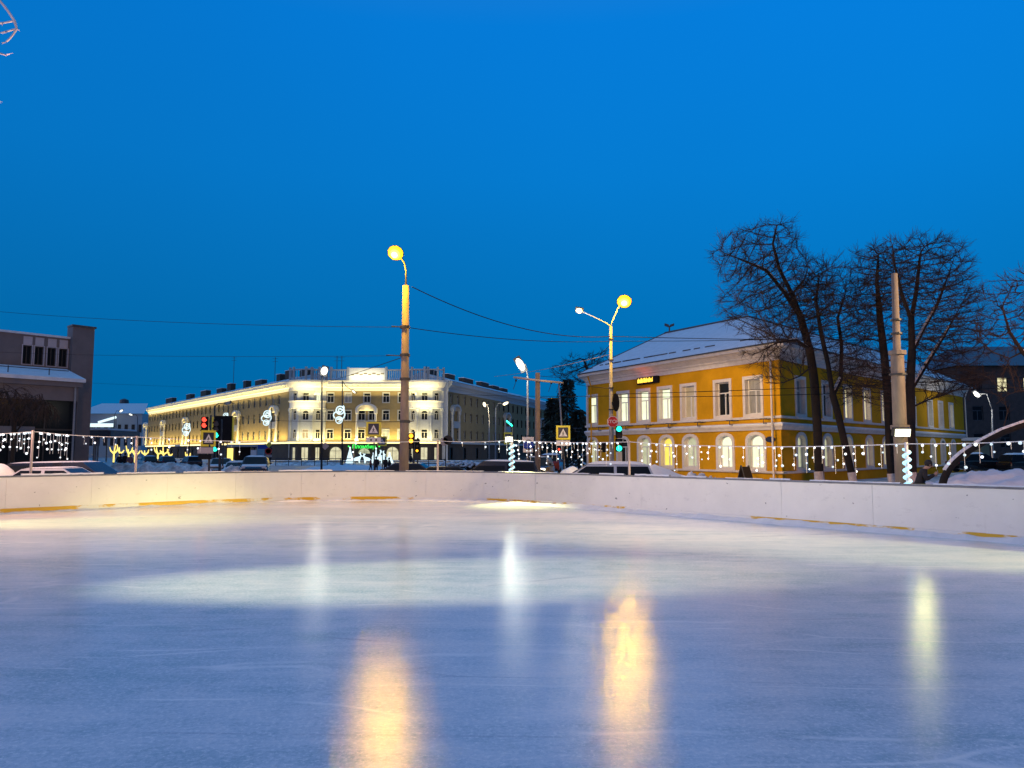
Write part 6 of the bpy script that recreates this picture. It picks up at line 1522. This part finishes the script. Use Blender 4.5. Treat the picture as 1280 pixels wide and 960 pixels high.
def light_cone(label, px, Y, ytop, w_):
    b = gp(px, Y); h = at(px, ytop, Y).z - GZ; root = thing('light_tree', label, 'light figure', tuple(b), 0, 'white light figures before the hotel'); m = MB(); pr = []
    for i in range(7): t = i / 7; pr += [(w_ * (1 - t) + .03, h * t), (w_ * (1 - t) * .78 + .03, h * (t + .10))]
    m.lathe(pr + [(.03, h)], 12); m.build('cone', 'fig', root); m = MB(); m.ball((0, 0, h), .14, 6); m.build('star', 'led_white', root)
light_cone('white glowing cone tree left of the hotel doorway', 437.5, 134, 559.5, .75)
light_cone('white glowing cone tree just right of the hotel doorway', 467, 134, 566.5, .6)
light_cone('white glowing cone tree before the right arched hotel window', 487, 134, 566.5, .75)
light_cone('tall thin white glowing spire behind the pedestrian sign', 470, 138, 560.5, .35)
def beast(label, px, Y, h, ears, face):
    b = gp(px, Y); root = thing('light_animal', label, 'light figure', tuple(b), face, 'white light figures before the hotel'); s = h / 1.6
    V = [(0, 0, .75), (-.55, 0, .72), (.45, 0, .85), (.68, 0, 1.15), (.78, 0, 1.32), (1.0, 0, 1.25)]; E = [(0, 1), (0, 2), (2, 3), (3, 4), (4, 5)]; Rr = [.28, .26, .25, .14, .15, .08]
    for x, y in ((-.6, .15), (-.6, -.15), (.45, .15), (.45, -.15)): a = len(V); V += [(x, y, .38), (x + .04, y, .03)]; E += [(1 if x < 0 else 2, a), (a, a + 1)]; Rr += [.09, .06]
    me = skin_mesh('body', [tuple(Vector(v) * s) for v in V], E, [r * s for r in Rr]); me.materials.append(MT['fig']); o = bpy.data.objects.new('body', me); col.objects.link(o); o.parent = root
    for y in (-.12, .12):
        m = MB(); m.tube([Vector((.74, y * .6, 1.40)) * s, Vector((.66 - .1, y * 2.2, 1.40 + ears * .6)) * s, Vector((.70, y * 3.4, 1.40 + ears)) * s], [.07 * s, .08 * s, .03 * s], 6); m.build('ear' if ears > .5 else 'antler', 'fig', root)
beast('white glowing animal figure left of the hotel doorway, beside the cone tree', 446, 132, 1.55, .55, R(0))
beast('white glowing figure with raised ears right of the pedestrian sign', 481, 130, 1.75, .7, R(200))
beast('white glowing animal figure behind the person in red', 459.5, 130, 1.5, .4, R(170))
beast('white glowing animal figure directly below the small pedestrian sign', 474, 131, 1.8, .5, R(20))
m = MB()

# ------------------------------------------------------------------ rink floodlights and added lights standing outside the view
def flood_post(x, y, h, target, power, c, ang, blend, label):
    root = thing('floodlight_mast', label, 'light mast', (x, y, GZ)); shaft(root, [(x, y, GZ), (x, y, h)], [.08, .06], 'steel', 8)
    f_ = Vector((x, y, h)); a_ = (Vector(target) - f_).normalized(); xx = a_.cross(Vector((0, 0, 1))).normalized(); u = xx.cross(a_); f_ = f_ + a_ * .15
    b = MB(); b.obox(f_ - a_ * .05, xx * .22, u * .14, a_ * .05); h_ = b.build('floodlight', 'darksteel', root, world=True, bevel=.01); b = MB(); b.obox(f_ + a_ * .01, xx * .19, u * .12, a_ * .01); b.build('lens', 'flood', h_, world=True)
    spot(f_ + a_ * .06, target, power, c, ang, blend, .1)
flood_post(-23.4, 6.6, 9.2, (-1.0, 10.4, 0), 44000, (1, .92, .48), 10.2, .75, 'floodlight mast outside the left edge of the view aimed across the ice')
flood_post(-20.6, 15.9, 5.2, (-10.3, 18.5, 0), 11500, FLC, 21, .9, 'low floodlight mast outside the left edge of the view near the boards')
flood_post(21.6, 3.4, 2.9, (6.6, 13.0, 0), 46000, FLC, 15, .9, 'low floodlight mast outside the right edge of the view')
B_ = Vector((19.4, 10.6, GZ)); P5 = thing('concrete_lamp_pole', 'concrete pole with an orange sodium lamp outside the right edge of the view', 'lamp post', B_)
shaft(P5, [B_, B_ + Vector((0, 0, 8.5))], [.18, .12], 'concrete', 12); dish_head(P5, B_ + Vector((-.5, .3, 9.0)), (-.7, .3, -.65), .3, .17); shaft(P5, [B_ + Vector((0, 0, 8.4)), B_ + Vector((-.1, .05, 8.9)), B_ + Vector((-.5, .3, 9.1))], .035, 'darksteel', 6, 'arm')
point(B_ + Vector((-1.2, .8, 8.5)), 2600, (1, .50, .20), .25)
spot(B_ + Vector((-1.2, .8, 8.4)), (-10, 24, .4), 21000, (1, .70, .36), 46, .9, .25)  # extra spot added at this lamp to brighten the left boards
spot(B_ + Vector((-.6, .8, 8.4)), (20.5, 49, 3), 8000, (1, .42, .12), 34, .9, .25)  # extra reddish spot added to warm the house's side wall
B6 = Vector((-17.6, 22.6, GZ)); P6 = thing('concrete_lamp_pole', 'concrete pole with a pinkish sodium lamp just outside the left edge of the view', 'lamp post', B6)
shaft(P6, [B6, B6 + Vector((0, 0, 7.6))], [.18, .12], 'concrete', 12); dish_head(P6, B6 + Vector((.6, -.5, 8.0)), (.5, -.6, -.65), .28, .15); shaft(P6, [B6 + Vector((0, 0, 7.5)), B6 + Vector((.1, -.1, 8.0)), B6 + Vector((.6, -.5, 8.15))], .035, 'darksteel', 6, 'arm')
flood_post(-22.8, 10.5, 3.0, (5.5, 19.2, -1.2), 3900, (1, .95, .86), 25, .9, 'added low floodlight mast, unseen at the left, lighting the right hand boards')  # mast made up to light the right hand boards
point(B6 + Vector((1.0, -1.0, 7.5)), 3200, (1, .52, .34), .25)
spot(Vector((-22.6, 10.6, 6.2)), (3.5, 16.0, 0), 5600, (1, .80, .72), 42, .95, .2)  # added spot without a fixture, lifting the middle of the ice
